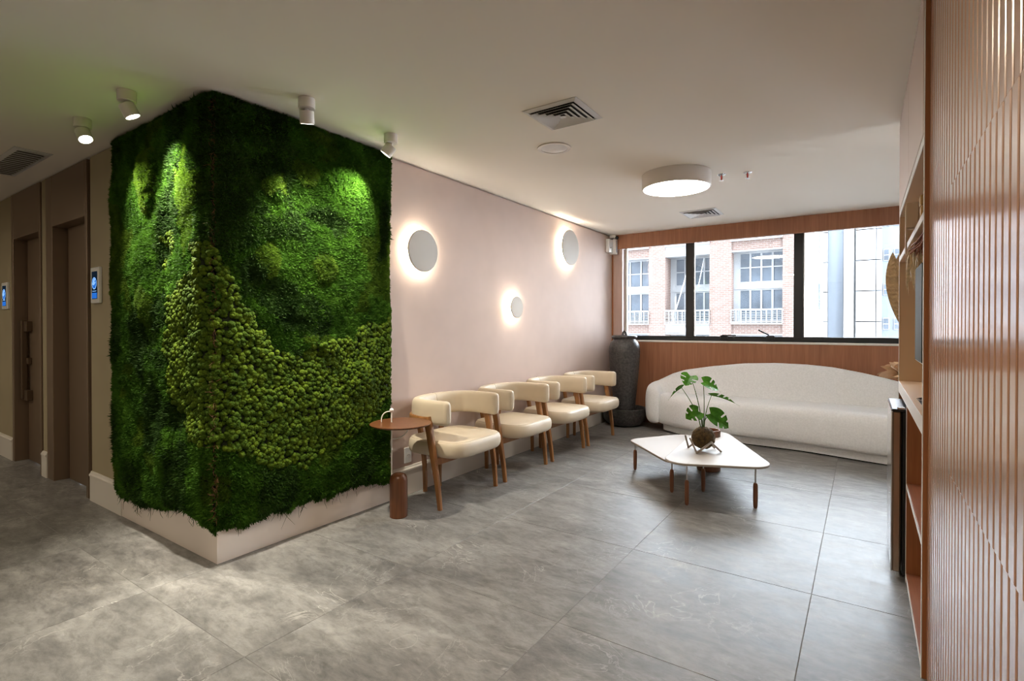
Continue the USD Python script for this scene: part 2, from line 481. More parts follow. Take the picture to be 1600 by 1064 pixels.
# lobby wall with two portals
wb = Thing('wall_lobby', loc=(XW, YE, 0), kind='structure')
for a, b in ((-9.1, -7.03), (-6.10, -5.965), (-4.93, XW - 0.15)):
    wb.part('wall_face', box(a, b, YE, YE + 0.16, 0, H - 0.012), 'lobby_paint')
    wb.part('shadow_gap', box(a, b, YE + 0.02, YE + 0.16, H - 0.012, H), 'gap_black')
for a, b in ((-4.985, -4.93), (-6.125, -6.10)):
    wb.part('shadow_gap', box(a, b, YE + 0.05, YE + 0.16, 0, H), 'bronze_dark')
wb.part('wall_return', box(XW - 0.15, XW, YE, YE + 0.001, 0, 0.3), 'plinth_paint')


def skirting(name, a, b, axis, wall):
    """A 22 cm skirting board with a moulded top; axis 'x' or 'y' is the way it runs."""
    prof = [(0, 0), (0.016, 0), (0.016, 0.185), (0.021, 0.190), (0.021, 0.202), (0.012, 0.212), (0.008, 0.224), (0, 0.226)]
    poly = sg.Polygon(prof)
    m = trimesh.creation.extrude_polygon(poly, b - a, engine='earcut')      # (out, up, along)
    v = m.vertices
    m.vertices = np.stack([wall + v[:, 0], a + v[:, 2], v[:, 1]], 1) if axis == 'y' else np.stack([a + v[:, 2], wall - v[:, 0], v[:, 1]], 1)
    trimesh.repair.fix_normals(m)
    return m


bl = Thing('baseboard_left', loc=(XW, 4, 0), kind='structure')
bl.part('board', skirting('b', 2.752, YB, 'y', XW), 'skirting_paint')
bb = Thing('baseboard_lobby', loc=(-5, YE, 0), kind='structure')
for a, b in ((-9.1, -7.03), (-6.10, -5.965), (-4.93, -4.33)):
    bb.part('board', skirting('b', a, b, 'x', YE), 'skirting_paint')

# the smooth plinth under the moss
pl = Thing('trim_1', loc=(XW, YE, 0), kind='structure')
pl.part('plinth', cat_(box(XW, XW + 0.012, YE - 0.012, 2.75, 0, 0.33), box(-4.33, XW, YE - 0.012, YE, 0, 0.33)), 'plinth_paint')


def portal(n, x0, x1, o0, o1, handle):
    t = Thing(f'door_{n}', loc=((x0 + x1) / 2, YE, 0), kind='structure')
    yf, yd = YE - 0.008, YE + 0.09
    t.part('jamb', rbox(x0, o0, yf, YE + 0.16, 0, H - 0.012, 0.003), 'bronze_metal')
    t.part('jamb', rbox(o1, x1, yf, YE + 0.16, 0, H - 0.012, 0.003), 'bronze_metal')
    t.part('header_panel', rbox(o0, o1, yf, YE + 0.16, 2.2, H - 0.012, 0.003), 'bronze_metal')
    t.part('door_leaf', rbox(o0 + 0.045, o1, yd, yd + 0.03, 0.006, 2.2, 0.002), 'bronze_metal')
    t.part('door_gap', box(o0, o0 + 0.045, yd + 0.012, yd + 0.03, 0.0, 2.2), 'bronze_dark')
    if handle:
        xh = o0 + 0.075
        for z in (0.66, 1.34):
            t.part('handle_mount', rbox(xh, xh + 0.11, yd - 0.045, yd, z - 0.05, z + 0.05, 0.003), 'bronze_dark')
        t.part('handle_bar', rbox(xh - 0.03, xh + 0.02, yd - 0.06, yd - 0.02, 0.62, 1.40, 0.003), 'bronze_dark')
        t.part('handle_lock', rbox(xh + 0.02, xh + 0.09, yd - 0.03, yd, 0.97, 1.03, 0.003), 'bronze_dark')


portal(1, -5.965, -4.985, -5.80, -5.03, False)
portal(2, -7.03, -6.125, -6.97, -6.165, True)

# window wall: veneer below and above, three lights in a black frame
wk = Thing('wall_back', loc=(-0.7, YB, 0), kind='structure')
wk.part('sill_panel', box(XW, 1.7, YB, YB + 0.2, 0.0, 1.125), 'veneer')
wk.part('side_panel', rbox(XW + 0.001, -2.865, YB - 0.012, YB + 0.14, 1.150, 2.455, 0.004), 'pink_reveal')
wk.part('edge_strip', box(XW + 0.001, XW + 0.018, YB - 0.03, YB - 0.012, 0.226, 2.455), 'cabinet_wood')
wk.part('valance', rbox(XW + 0.05, 1.7, YB - 0.03, YB + 0.02, 2.452, H, 0.002), 'veneer')
wk.part('lintel', box(XW, 1.7, YB + 0.02, YB + 0.2, 2.50, H), 'white_paint')
wk.part('sill_board', rbox(XW + 0.155, 1.7, YB - 0.012, YB + 0.2, 1.125, 1.150, 0.004), 'edge_white')
wk.part('side_wall', box(1.7, 1.75, YB, YB + 0.2, 0, H), 'white_paint')
wk.part('outer_wall', box(XW - 0.15, XW, YB, YB + 0.2, 0, H), 'pink_paint')

wn = Thing('window_1', loc=(-0.7, YB + 0.12, 1.15), kind='structure')
yf0, yf1 = YB + 0.085, YB + 0.145
wn.part('bottom_rail', rbox(-2.865, 1.7, yf0, yf1, 1.150, 1.212, 0.003), 'frame_black')
wn.part('top_rail', rbox(-2.865, 1.7, yf0, yf1, 2.47, 2.52, 0.003), 'frame_black')
wn.part('side_rail', rbox(-2.865, -2.835, yf0, yf1, 1.212, 2.47, 0.003), 'white_paint')
for x in (-1.945, -0.655, 0.78):
    wn.part('mullion', rbox(x - 0.05, x + 0.05, yf0 - 0.01, yf1, 1.19, 2.49, 0.003), 'frame_black')
    wn.part('mullion_bead', rbox(x + 0.051, x + 0.062, yf0 + 0.01, yf1, 1.212, 2.47, 0.002), 'steel')
for a, b in ((-2.835, -1.995), (-1.895, -0.705), (-0.605, 0.73), (0.83, 1.7)):
    wn.part('pane', box(a, b, YB + 0.118, YB + 0.122, 1.205, 2.48), 'pane_glass')
for x, d in ((-1.50, 18), (-0.955, -32)):
    h = wn.part('latch', cat_(rbox(x - 0.045, x + 0.045, yf0 - 0.03, yf0, 1.185, 1.225, 0.004),
                              turn(rbox(x - 0.02, x + 0.15 * (1 if d > 0 else -1), yf0 - 0.045, yf0 - 0.03, 1.215, 1.232, 0.003), [0, 1, 0], 0 if d > 0 else 28, (x, yf0, 1.22))), 'frame_black')

# right side: a slatted wall with a concealed hatch, the shelf unit stands beyond it
wr = Thing('wall_right', loc=(XS, 1.5, 0), kind='structure')
YN = 0.55
wr.part('backing', box(XS + 0.019, XS + 0.10, YN, Y0, 0, H), 'slat_backing')
PIT, GAP, YH = 0.0553, 0.0135, 1.885
ZH0, ZH1 = 0.927, 1.733
y1 = Y0 - 0.004
k = 0
while y1 - PIT > YN - 0.001:
    ya, yb = y1 - PIT + GAP, y1
    if yb < YH + 0.03:
        s = 0.0
        wr.part('slat', rbox(XS, XS + 0.021, ya, yb, ZH1 + 0.003, H, 0.002), 'slat_veneer')
        wr.part('slat', rbox(XS, XS + 0.021, ya, yb, 0, ZH0 - 0.003, 0.002), 'slat_veneer')
        wr.part('hatch_slat', rbox(XS - 0.003, XS + 0.021, ya - (0.004 if k > 17 else 0), yb - (0.004 if k > 17 else 0), ZH0, ZH1, 0.002), 'slat_veneer')
    else:
        wr.part('slat', rbox(XS, XS + 0.021, ya, yb, 0, H, 0.002), 'slat_veneer')
    y1 -= PIT
    k += 1
wr.part('end_wall', box(XS + 0.10, 1.7, YN, YN + 0.1, 0, H), 'back_paint')
wr.part('end_board', box(XS, XS + 0.10, YN - 0.015, YN, 0, H), 'cabinet_wood')

# walls that close the room outside the picture
single('wall_front', box(-9.2, 1.75, -3.7, -3.58, 0, H), 'back_paint', kind='structure')
single('wall_far_left', box(-9.2, -9.08, -3.58, 1.65, 0, H), 'back_paint', kind='structure')
single('wall_far_right', cat_(box(1.7, 1.75, -3.58, YN + 0.1, 0, H), box(1.7, 1.75, 4.17, YB, 0, H), box(0.63, 1.7, 4.17, 4.22, 0, H)), 'back_paint', kind='structure')

# the outer face of our own building around the window, so that it shades the street as it would
wo = Thing('wall_outer', loc=(0, YB + 0.2, 0), kind='structure')
for a, b, c, d in ((-25, XW, -14, 24), (1.75, 20, -14, 24), (XW, 1.75, H + 0.12, 24), (XW, 1.75, -14, 0)):
    wo.part('facade', box(a, b, YB + 0.2, YB + 0.45, c, d), 'ext_render')

# ================================================================== SEATING
def lathe_seat(a0, a1, b, z0, z1, e=3.2, n=64, rings=9):
    """A cushion: superellipse in plan (front half-length a1, back a0, half width b), rounded top and bottom edges."""
    out = []
    t = (np.arange(n) + 0.5) * 2 * PI / n
    c, s = np.cos(t), np.sin(t)
    px = np.sign(c) * np.abs(c) ** (2 / e)
    py = np.sign(s) * np.abs(s) ** (2 / e)
    px = np.where(px > 0, px * a1, px * a0)
    prof = []
    hz = z1 - z0
    for i in range(rings):
        q = i / (rings - 1) * PI - PI / 2
        ins = 0.045 * (1 - abs(math.cos(q)) ** 0.6)
        prof.append((ins, z0 + hz * (0.5 + 0.5 * math.sin(q))))
    for ins, z in prof:
        out.append(np.stack([px * (1 - ins / a1), py * b * (1 - ins / b), np.full(n, z)], 1))
    top = out[-1]
    for f, dz in ((0.80, 0.010), (0.5, 0.016), (0.2, 0.018)):
        out.append(np.column_stack([top[:, :2] * f, np.full(n, z1 + dz)]))
    return loft(out), np.column_stack([px * (1 - 0.022 / a1), py * b * (1 - 0.022 / b), np.full(n, z1 - 0.006)])


def chair_path(a, bk, fr, n=40, z=0.0):
    """The horseshoe of the backrest: half width a, back at -bk, arm ends at +fr."""
    pts = [(fr, -a), (fr - 0.12, -a - 0.012), (-0.04, -a - 0.004)]
    for k in range(1, 8):
        q = -PI / 2 - k * PI / 8
        pts.append((-0.045 + (bk - 0.045) * math.cos(q), a * math.sin(q)))
    pts += [(-0.04, a + 0.004), (fr - 0.12, a + 0.012), (fr, a)]
    return np.column_stack([spline(pts, n), np.full(n, z)])


def build_chair(loc, label, group):
    t = Thing('waiting_chair', label, 'chair', loc, 0, group)
    seat, seam = lathe_seat(0.225, 0.335, 0.325, 0.366, 0.488, 4.6)
    sp = t.part('seat', seat, 'leather', True, local=True)
    t.part('piping', tube(seam, 0.0035, 6, closed=True), 'leather_seam', True, local=True, parent=sp, label='stitched seam round the seat')
    # backrest: a padded horseshoe band with round ends
    fine = chair_path(0.300, 0.205, 0.245, 400)
    k = np.r_[np.linspace(0, 0.03, 9), np.linspace(0.04, 0.96, 40), np.linspace(0.97, 1, 9)]
    path = np.stack([np.interp(k, np.linspace(0, 1, 400), fine[:, c]) for c in range(3)], 1)
    path[:, 2] = 0.700
    end = np.clip(np.minimum(k, 1 - k) / 0.03, 0, 1)
    sc = np.sqrt(np.clip(1 - (1 - end) ** 2, 0, 1))
    prof = superell(24, 0.040, 0.090, 3.2)
    # rounded ends: the band loses its corner radius there
    back = sweep(path, prof, scale=np.stack([0.12 + 0.88 * sc, 0.70 + 0.30 * sc], 1))
    bp = t.part('backrest', back, 'leather', True, local=True)
    mid = path[len(path) // 2]
    ringp = np.column_stack([np.full(21, 0.0), superell(21, 0.0405, 0.0905, 3.0)])
    t.part('back_seam', tube(np.column_stack([mid[0] + ringp[:, 1], np.full(21, mid[1]), mid[2] + ringp[:, 2]]), 0.0025, 5, closed=True), 'leather_seam', True, local=True, parent=bp)
    # wooden rail that hugs the outside of the backrest
    rail = chair_path(0.352, 0.248, 0.105, 40, 0.648)
    t.part('rail', sweep(rail, superell(12, 0.011, 0.026, 3.5)), 'chair_wood', 40, local=True)
    for s in (-1, 1):
        p = spline([(0.190, s * 0.345, 0.0), (0.160, s * 0.353, 0.25), (0.118, s * 0.358, 0.48), (0.080, s * 0.356, 0.672)], 10)
        t.part('leg', sweep(p, superell(12, 0.018, 0.021, 3.5), up=(1, 0, 0), scale=np.linspace(0.82, 1.4, 10)), 'chair_wood', 40, local=True)
    for s in (-1, 1):
        p = spline([(-0.205, s * 0.086, 0.0), (-0.208, s * 0.098, 0.30), (-0.218, s * 0.125, 0.50), (-0.235, s * 0.15, 0.645)], 10)
        t.part('leg', sweep(p, superell(12, 0.017, 0.019, 3.5), up=(1, 0, 0), scale=np.linspace(0.85, 1.15, 10)), 'chair_wood', 40, local=True)
    t.part('apron', cat_(rbox(0.140, 0.162, -0.345, 0.345, 0.322, 0.372, 0.003), rbox(-0.205, 0.15, -0.012, 0.012, 0.335, 0.374, 0.003), rbox(-0.225, -0.195, -0.115, 0.115, 0.325, 0.374, 0.003)), 'chair_wood', local=True)
    return t


CH = 'cream chairs along the pink wall'
chair_y = [3.170, 4.000, 4.818, 5.628]
chair_labels = ['cream leather waiting chair with wooden legs beside the small round side table',
                'cream leather waiting chair, second in the row from the moss wall',
                'cream leather waiting chair, third in the row, nearer the tall dark jar',
                'cream leather waiting chair at the far end of the row, before the tall jar']
chair0 = build_chair((-2.740, chair_y[0], 0), chair_labels[0], CH)
for y, lab in zip(chair_y[1:], chair_labels[1:]):
    copy_of(chair0, 'waiting_chair', lab, (-2.740, y, 0), 0, CH, 'chair')

# curved sofa --------------------------------------------------------------
sofa = Thing('curved_sofa', 'long curved white boucle sofa under the window', 'sofa', (-0.9, 6.6, 0))


def closed_loft(outline, prof):
    """outline (n, 2) counter-clockwise; prof: (inset, z)."""
    t = np.roll(outline, -1, 0) - np.roll(outline, 1, 0)
    t /= np.linalg.norm(t, axis=1, keepdims=True)
    nr = np.stack([t[:, 1], -t[:, 0]], 1)
    return loft([np.column_stack([outline - nr * d, np.full(len(outline), z)]) for d, z in prof])


front = [(-2.22, 6.62), (-2.08, 6.46), (-1.80, 6.30), (-1.40, 6.245), (-0.90, 6.235), (-0.45, 6.19), (-0.05, 6.09), (0.25, 6.03), (0.52, 6.04), (0.72, 6.18), (0.78, 6.42)]
backl = [(0.62, 6.66), (0.30, 6.78), (-0.20, 6.84), (-0.90, 6.86), (-1.50, 6.85), (-1.98, 6.80), (-2.18, 6.74)]
outline = spline(front + backl, 200, closed=True)
prof = [(0.06, 0.095), (0.03, 0.105), (0.012, 0.125), (0.0, 0.17), (-0.006, 0.25), (0.0, 0.36), (0.010, 0.41), (0.026, 0.445), (0.05, 0.468), (0.09, 0.482), (0.14, 0.488)]
seat = closed_loft(outline, prof)
sofa.part('seat', seat, 'boucle', True)
sofa.part('plinth', closed_loft(outline, [(0.10, 0.012), (0.088, 0.016), (0.085, 0.03), (0.085, 0.098), (0.10, 0.105)]), 'boucle', 40)
sofa.part('shadow_foot', closed_loft(outline, [(0.125, 0.0), (0.125, 0.013)]), 'gap_black')  # black band painted for the shadow line under the plinth
bpath = spline([(-2.15, 6.50), (-2.255, 6.60), (-2.262, 6.72), (-2.15, 6.83), (-1.95, 6.872), (-1.55, 6.885), (-1.10, 6.89), (-0.70, 6.89), (-0.30, 6.88), (0.05, 6.85), (0.40, 6.78), (0.68, 6.66), (0.84, 6.50), (0.86, 6.34)], 90)
hx = np.array([-2.27, -2.24, -2.14, -1.93, -1.60, -1.23, -0.88, -0.55, -0.29, 0.0, 0.2, 0.5, 0.7, 0.9])
hv = np.array([0.60, 0.655, 0.70, 0.775, 0.835, 0.885, 0.905, 0.90, 0.88, 0.83, 0.785, 0.71, 0.64, 0.58])
top = np.interp(bpath[:, 0], hx, hv)
top[:12] = np.interp(np.arange(12), [0, 4, 8, 12], [0.54, 0.585, 0.63, top[12]])
k = np.arange(len(bpath))
e = np.minimum(k, k[::-1]) / 7.0
sc = np.sqrt(np.clip(1 - (1 - np.clip(e, 0, 1)) ** 2, 0.03, 1))
rings = []
p3, tt, aa, _ = frames(np.column_stack([bpath, np.zeros(len(bpath))]))
pr = superell(36, 1.0, 1.0, 3.0)
for i in range(len(bpath)):
    zb, zt = 0.085, top[i]
    zc, hh = (zb + zt) / 2, (zt - zb) / 2
    hh = hh * (0.80 + 0.20 * sc[i])
    rings.append(np.column_stack([p3[i][0] + aa[i][0] * pr[:, 0] * 0.115 * sc[i], p3[i][1] + aa[i][1] * pr[:, 0] * 0.115 * sc[i], zc + pr[:, 1] * hh]))
backm = loft(rings)
bp = sofa.part('backrest', backm, 'boucle', True)
for i in (34, 58, 22):
    ring = rings[i]
    sofa.part('back_seam', tube(ring * 1.0, 0.0022, 5, closed=True), 'boucle', True, parent=bp)

# ================================================================== TABLES
def tri_outline(corners, rads):
    disks = [sg.Point(c).buffer(r, 24) for c, r in zip(corners, rads)]
    u = disks[0]
    for d in disks[1:]:
        u = u.union(d)
    return u.convex_hull


def coffee_table(label, corners, rads, ztop, legs, top='table_cream'):
    cx, cy = np.mean(corners, 0)
    t = Thing('coffee_table', label, 'coffee table', (cx, cy, 0))
    o = tri_outline(corners, rads)
    o = sg.Polygon(resample(np.array(o.exterior.coords)[:-1], 140))
    t.part('tabletop', slab(o, ztop - 0.018, ztop, 0.006), top, 30)
    for x, y in legs:
        zu = ztop - 0.018
        lp = t.part('leg', lathe([(0, 0), (0.010, 0), (0.0145, 0.012), (0.0165, 0.06), (0.0165, 0.165), (0.013, 0.183), (0.006, 0.188), (0, 0.188)], (x, y, 0), 14), 'dark_leg_wood', 40)
        t.part('rod', cyl((x, y, 0.184), (x, y, zu), 0.006, 12), 'steel', 40, parent=lp, label='slim steel rod above the wooden leg')
    return t


ct1 = coffee_table('cream coffee table with rounded triangle top, the higher one carrying the plant', [(-1.135, 4.045), (-0.735, 4.235), (-1.185, 5.130)], [0.145, 0.165, 0.165], 0.320,
                   [(-1.093, 3.948), (-0.655, 4.165), (-1.072, 4.346)])
cc = (-1.195, 5.035, 0)
ct1.part('wooden_cylinder', lathe([(0, 0.002), (0.100, 0.002), (0.104, 0.008), (0.104, 0.372), (0.100, 0.378), (0.092, 0.378), (0.088, 0.372), (0.088, 0.335), (0, 0.333)], cc, 48), 'table_wood', 40,
         label='brown wooden cylinder that pierces the tabletop as leg and bowl')
ct2 = coffee_table('lower cream coffee table tucked under the higher one, left of it', [(-1.705, 4.735), (-1.275, 4.245), (-1.455, 5.120)], [0.125, 0.10, 0.12], 0.262,
                   [(-1.765, 4.655), (-1.278, 4.185), (-1.46, 5.15)], 'table_cream_shaded')

# side table: a wooden bollard, a thin rod and a round wooden tray
bx, by = -2.712, 2.572
st = Thing('side_table', 'small round wooden side table on a thin rod above a brown bollard foot', 'side table', (bx, by, 0))
st.part('bollard_base', lathe([(0, 0), (0.058, 0), (0.062, 0.004), (0.062, 0.255), (0.059, 0.277), (0.050, 0.293), (0.036, 0.302), (0.018, 0.306), (0, 0.306)], (bx, by, 0), 40), 'table_wood', 50)
rx, ry = bx - 0.048, by - 0.020
rod = st.part('rod', cyl((rx, ry, 0.26), (rx, ry, 0.742), 0.0052, 12), 'white_metal', 40)
ball = trimesh.creation.icosphere(2, 0.015)
ball.apply_translation([rx, ry, 0.748])
st.part('knob', ball, 'white_metal', True, parent=rod)
dc = np.array([-2.690, 2.572])
st.part('tray', lathe([(0, 0.640), (0.150, 0.642), (0.203, 0.650), (0.210, 0.656), (0.212, 0.661), (0.206, 0.664), (0.185, 0.662), (0, 0.662)], (dc[0], dc[1], 0), 56), 'table_wood', 50)
lx, ly = 0.827 * 0.075, 0.561 * 0.075
st.part('hook', tube(spline([(rx, ry, 0.735), (rx - 0.35 * lx, ry - 0.35 * ly, 0.738), (rx - 0.75 * lx, ry - 0.75 * ly, 0.722), (rx - 0.95 * lx, ry - 0.95 * ly, 0.690), (rx - 0.95 * lx, ry - 0.95 * ly, 0.660)], 16), 0.0045, 8), 'white_metal', True)
st.part('brace', tube(spline([(rx, ry, 0.545), (rx + 0.55 * lx, ry + 0.55 * ly, 0.548), (rx + 1.35 * lx, ry + 1.35 * ly, 0.585), (rx + 1.6 * lx, ry + 1.6 * ly, 0.645)], 16), 0.004, 8), 'white_metal', True)

# ================================================================== JAR FOUNTAIN
jx, jy = -2.695, 6.700
BW = [(0, 0), (0.165, 0), (0.215, 0.02), (0.275, 0.085), (0.288, 0.165), (0.298, 0.225), (0.295, 0.240), (0.283, 0.243), (0.272, 0.236), (0.264, 0.20), (0.245, 0.11), (0.19, 0.06), (0, 0.055)]
single('stone_bowl', lathe(BW, (jx, jy, 0), 64), 'jar_stone', 'wide dark stone bowl on the floor under the tall jar', 'bowl', 50)
JP = [(0, 0.056), (0.118, 0.056), (0.126, 0.075), (0.140, 0.22), (0.163, 0.45), (0.187, 0.68), (0.203, 0.88), (0.209, 1.00), (0.205, 1.06), (0.188, 1.115), (0.165, 1.145), (0.150, 1.158), (0.148, 1.168),
      (0.160, 1.176), (0.170, 1.188), (0.172, 1.203), (0.165, 1.216), (0.150, 1.220), (0.138, 1.214), (0.132, 1.196), (0, 1.19)]
single('tall_jar', lathe(JP, (jx, jy, 0), 64), 'jar_stone', 'tall tapering dark stone jar standing in a bowl in the corner', 'jar', 50)
dome = Thing('fountain_spout', 'small clear bubbling spout on top of the tall dark jar', 'fountain', (jx, jy, 1.19))
dome.part('water', lathe([(0, 1.190), (0.045, 1.190), (0.043, 1.225), (0.030, 1.262), (0.012, 1.282), (0, 1.286)], (jx, jy, 0), 24), 'water_glass', True)
dome.part('nozzle', cyl((jx, jy, 1.188), (jx, jy, 1.245), 0.006, 10), 'steel', 40)

# ================================================================== PLANT ON ITS STAND
bc = np.array([-1.085, 4.395, 0.428])
pl_ = Thing('moss_ball_plant', 'young monstera growing from a brown moss ball on the coffee table', 'plant', (bc[0], bc[1], 0.33), YAW)
sp_ = trimesh.creation.icosphere(4, 0.092)
d_ = (meshkit.fbm(sp_.vertices * 60, 3, 3) - 0.5) * 0.014
sp_.vertices = sp_.vertices * (1 + d_ / 0.092)[:, None] * [1, 1, 0.98] + [0, 0, bc[2] - 0.33]
pl_.part('moss_ball', sp_, 'kokedama', True, local=True)


def monstera(length, width, notch, droop, seed, fold=0.35):
    """A heart-shaped split leaf in the xy plane, stalk at the origin, tip along +x; thin but solid."""
    r = np.random.default_rng(seed)
    n = 40
    up = []
    for s in (1, -1):
        side = []
        for i in range(n + 1):
            q = i / n
            w = width * 0.5 * (math.sin(PI * min(1, q * 1.08 + 0.12)) ** 0.75) * (1 - 0.25 * q) if q < 0.985 else 0
            x = length * (q - 0.14 * (1 - q) ** 2 * (1 if q < 0.5 else 0))
            side.append((x, s * max(w, 0.0)))
        up.append(side)
    poly = sg.Polygon([(0.02 * length, 0)] + up[0] + up[1][::-1]).buffer(0)
    for s in (1, -1):
        for q in notch:
            x0 = length * (q + r.uniform(-0.03, 0.03))
            cut = sg.Polygon([(x0, s * width * 0.17), (x0 + length * 0.10, s * width * 0.62), (x0 + length * 0.19, s * width * 0.60), (x0 + 0.012, s * width * 0.155)])
            poly = poly.difference(cut)
    if poly.geom_type != 'Polygon':
        poly = max(poly.geoms, key=lambda g: g.area)
    poly = poly.buffer(0.0015).buffer(-0.0015)
    m = extrude(poly, 0, 0.0012)
    m = m.subdivide_to_size(0.012)
    v = m.vertices.copy()
    v[:, 2] += -droop * (v[:, 0] / length) ** 2 * length + fold * np.abs(v[:, 1]) ** 1.3 * 1.2
    m.vertices = v
    return m


def set_leaf(m, base, tip, roll):
    """Lays the leaf with its stalk end at base, pointing at tip (local coordinates)."""
    d = np.array(tip, float) - base
    d /= np.linalg.norm(d)
    side = np.cross([0, 0, 1.0], d)
    side /= np.linalg.norm(side)
    nn = np.cross(d, side)
    a = math.radians(roll)
    s2, n2 = math.cos(a) * side + math.sin(a) * nn, -math.sin(a) * side + math.cos(a) * nn
    m = m.copy()
    m.vertices = np.asarray(base) + m.vertices[:, :1] * d + m.vertices[:, 1:2] * s2 + m.vertices[:, 2:] * n2
    return m


# in the plant's own frame: x to the right, y away, z up (metres from its foot); leaf = (stalk end, tip, length, width, roll)
z0 = bc[2] - 0.33
S = 1 / 190.0


def pt(px, py, depth=0.0):
    return np.array([(px - 1097) * S, depth, z0 + (684 - py) * S])


leaves = [((1078, 588, .02), (1064, 601, -.07), .125, .115, -22, (.25, .5, .7)),
          ((1096, 597, -.01), (1121, 607, -.03), .15, .11, 40, (.3, .5, .7)),
          ((1062, 606, -.02), (1036, 619, -.05), .145, .085, 35, (.4, .65)),
          ((1111, 619, .02), (1148, 624, -.05), .20, .10, -18, (.2, .38, .55, .72)),
          ((1087, 642, -.04), (1060, 652, -.09), .135, .115, -50, (.3, .55, .75)),
          ((1104, 645, -.05), (1137, 667, -.09), .20, .125, 55, (.35, .6))]
crown = np.array([0.0, 0.0, z0 + 0.086])
for i, (b_, t_, ln, wd, rl, nt) in enumerate(leaves):
    b3, t3 = pt(*b_), pt(*t_)
    lf = set_leaf(monstera(ln * 1.12, wd * 1.35, nt, 0.22, i, 0.5), b3, t3, rl)
    pp = pl_.part('leaf', lf, 'plant_leaf', 40, local=True)
    midp = crown + (b3 - crown) * 0.5 + [0.010 * np.sign(b3[0]) * -1, 0, 0.015]
    c2 = crown + [b3[0] * 0.12, -0.01 + 0.004 * i, 0]
    pl_.part('stem', tube(spline([c2, c2 + (midp - c2) * 0.55 + [0, 0, 0.01], midp + (b3 - midp) * .5, b3], 14), np.linspace(0.0045, 0.0022, 14), 8), 'plant_stem', True, local=True, parent=pp)

sd = Thing('plant_stand', 'taupe zigzag metal stand cradling the moss ball plant', 'plant stand', (bc[0], bc[1], 0.32), YAW)


def zig(side):
    """side -1: the bar towards the viewer."""
    pts = [(-0.130, side * 0.055, 0.118), (-0.088, side * 0.100, 0.007), (0.028, side * 0.098, 0.090), (0.122, side * 0.065, 0.007)]
    return cat_(*[sweep([pts[i], pts[i + 1]], superell(8, 0.0075, 0.0075, 6), up=(0.2, 1, 0.1)) for i in range(3)], *[moved(trimesh.creation.box([0.014, 0.014, 0.014]), *q) for q in pts[1:3]])


sd.part('front_bar', zig(-1), 'taupe_metal', local=True)
sd.part('rear_bar', zig(1), 'taupe_metal', local=True)

# ================================================================== LIGHT FITTINGS
def aim(direction):
    """Rotation that takes +z to the direction."""
    d = np.asarray(direction, float) / np.linalg.norm(direction)
    return trimesh.geometry.align_vectors([0, 0, 1], d)


def spot(x, y, d, label, power, cone, col=(1.0, 0.93, 0.78)):
    t = Thing('ceiling_spotlight', label, 'spotlight', (x, y, H), 0, 'white spotlights in front of the moss wall')
    t.part('canopy', lathe([(0, H - 0.058), (0.044, H - 0.058), (0.046, H - 0.056), (0.046, H - 0.001), (0, H - 0.001)], (x, y, 0), 32), 'lamp_white', 40)
    d = np.asarray(d, float) / np.linalg.norm(d)
    piv = np.array([x, y, H - 0.058])
    hx = np.array([d[0], d[1], 0])
    c0 = piv + [0, 0, -0.014]
    T = aim(d)
    head = lathe([(0, -0.010), (0.038, -0.010), (0.040, -0.008), (0.040, 0.062), (0.0365, 0.062), (0.035, 0.055), (0, 0.054)], n=32)
    head.apply_transform(T)
    c0 = c0 + np.array([0, 0, -0.022]) * np.linalg.norm(hx)
    head.apply_translation(c0)
    t.part('joint', cyl(piv, c0, 0.012, 12), 'grille_metal', 40)
    t.part('lamp_head', head, 'lamp_white', 40)
    lens = lathe([(0, 0.0545), (0.0345, 0.0545), (0.0345, 0.0575), (0, 0.059)], n=28)
    lens.apply_transform(T)
    lens.apply_translation(c0)
    t.part('lens', lens, 'lamp_lens', 40, label='lit lens of the spotlight')
    L = UsdLux.SphereLight.Define(stage, f'{t.path}/bulb')
    q = c0 + d * 0.085 - t.loc
    R = np.eye(4)
    R[:3, :3] = trimesh.geometry.align_vectors([0, 0, -1], d)[:3, :3]
    R[:3, 3] = q
    L.AddTransformOp().Set(Gf.Matrix4d(*R.T.ravel().tolist()))
    L.CreateRadiusAttr(0.02)
    L.CreateIntensityAttr(power)
    L.CreateColorAttr(Gf.Vec3f(*col))
    sh = UsdLux.ShapingAPI.Apply(L.GetPrim())
    sh.CreateShapingConeAngleAttr(cone)
    sh.CreateShapingConeSoftnessAttr(1.0)
    return t


spot(-4.085, 1.195, (0.62, 0.12, -1.0), 'white ceiling spotlight nearest the lobby doors, lens glowing', SPOT * 1.1, 42)
spot(-3.405, 1.195, (0.20, 0.46, -1.0), 'white ceiling spotlight in front of the left face of the moss wall, nearest its corner', SPOT * 1.2, 42)
spot(-2.660, 1.815, (-0.22, 0.22, -1.0), 'white ceiling spotlight pointing straight down before the right face of the moss wall', SPOT, 41)
spot(-2.680, 2.475, (-0.62, -0.42, -1.0), 'white ceiling spotlight at the pink wall end of the moss, tilted towards the corner', SPOT, 39)


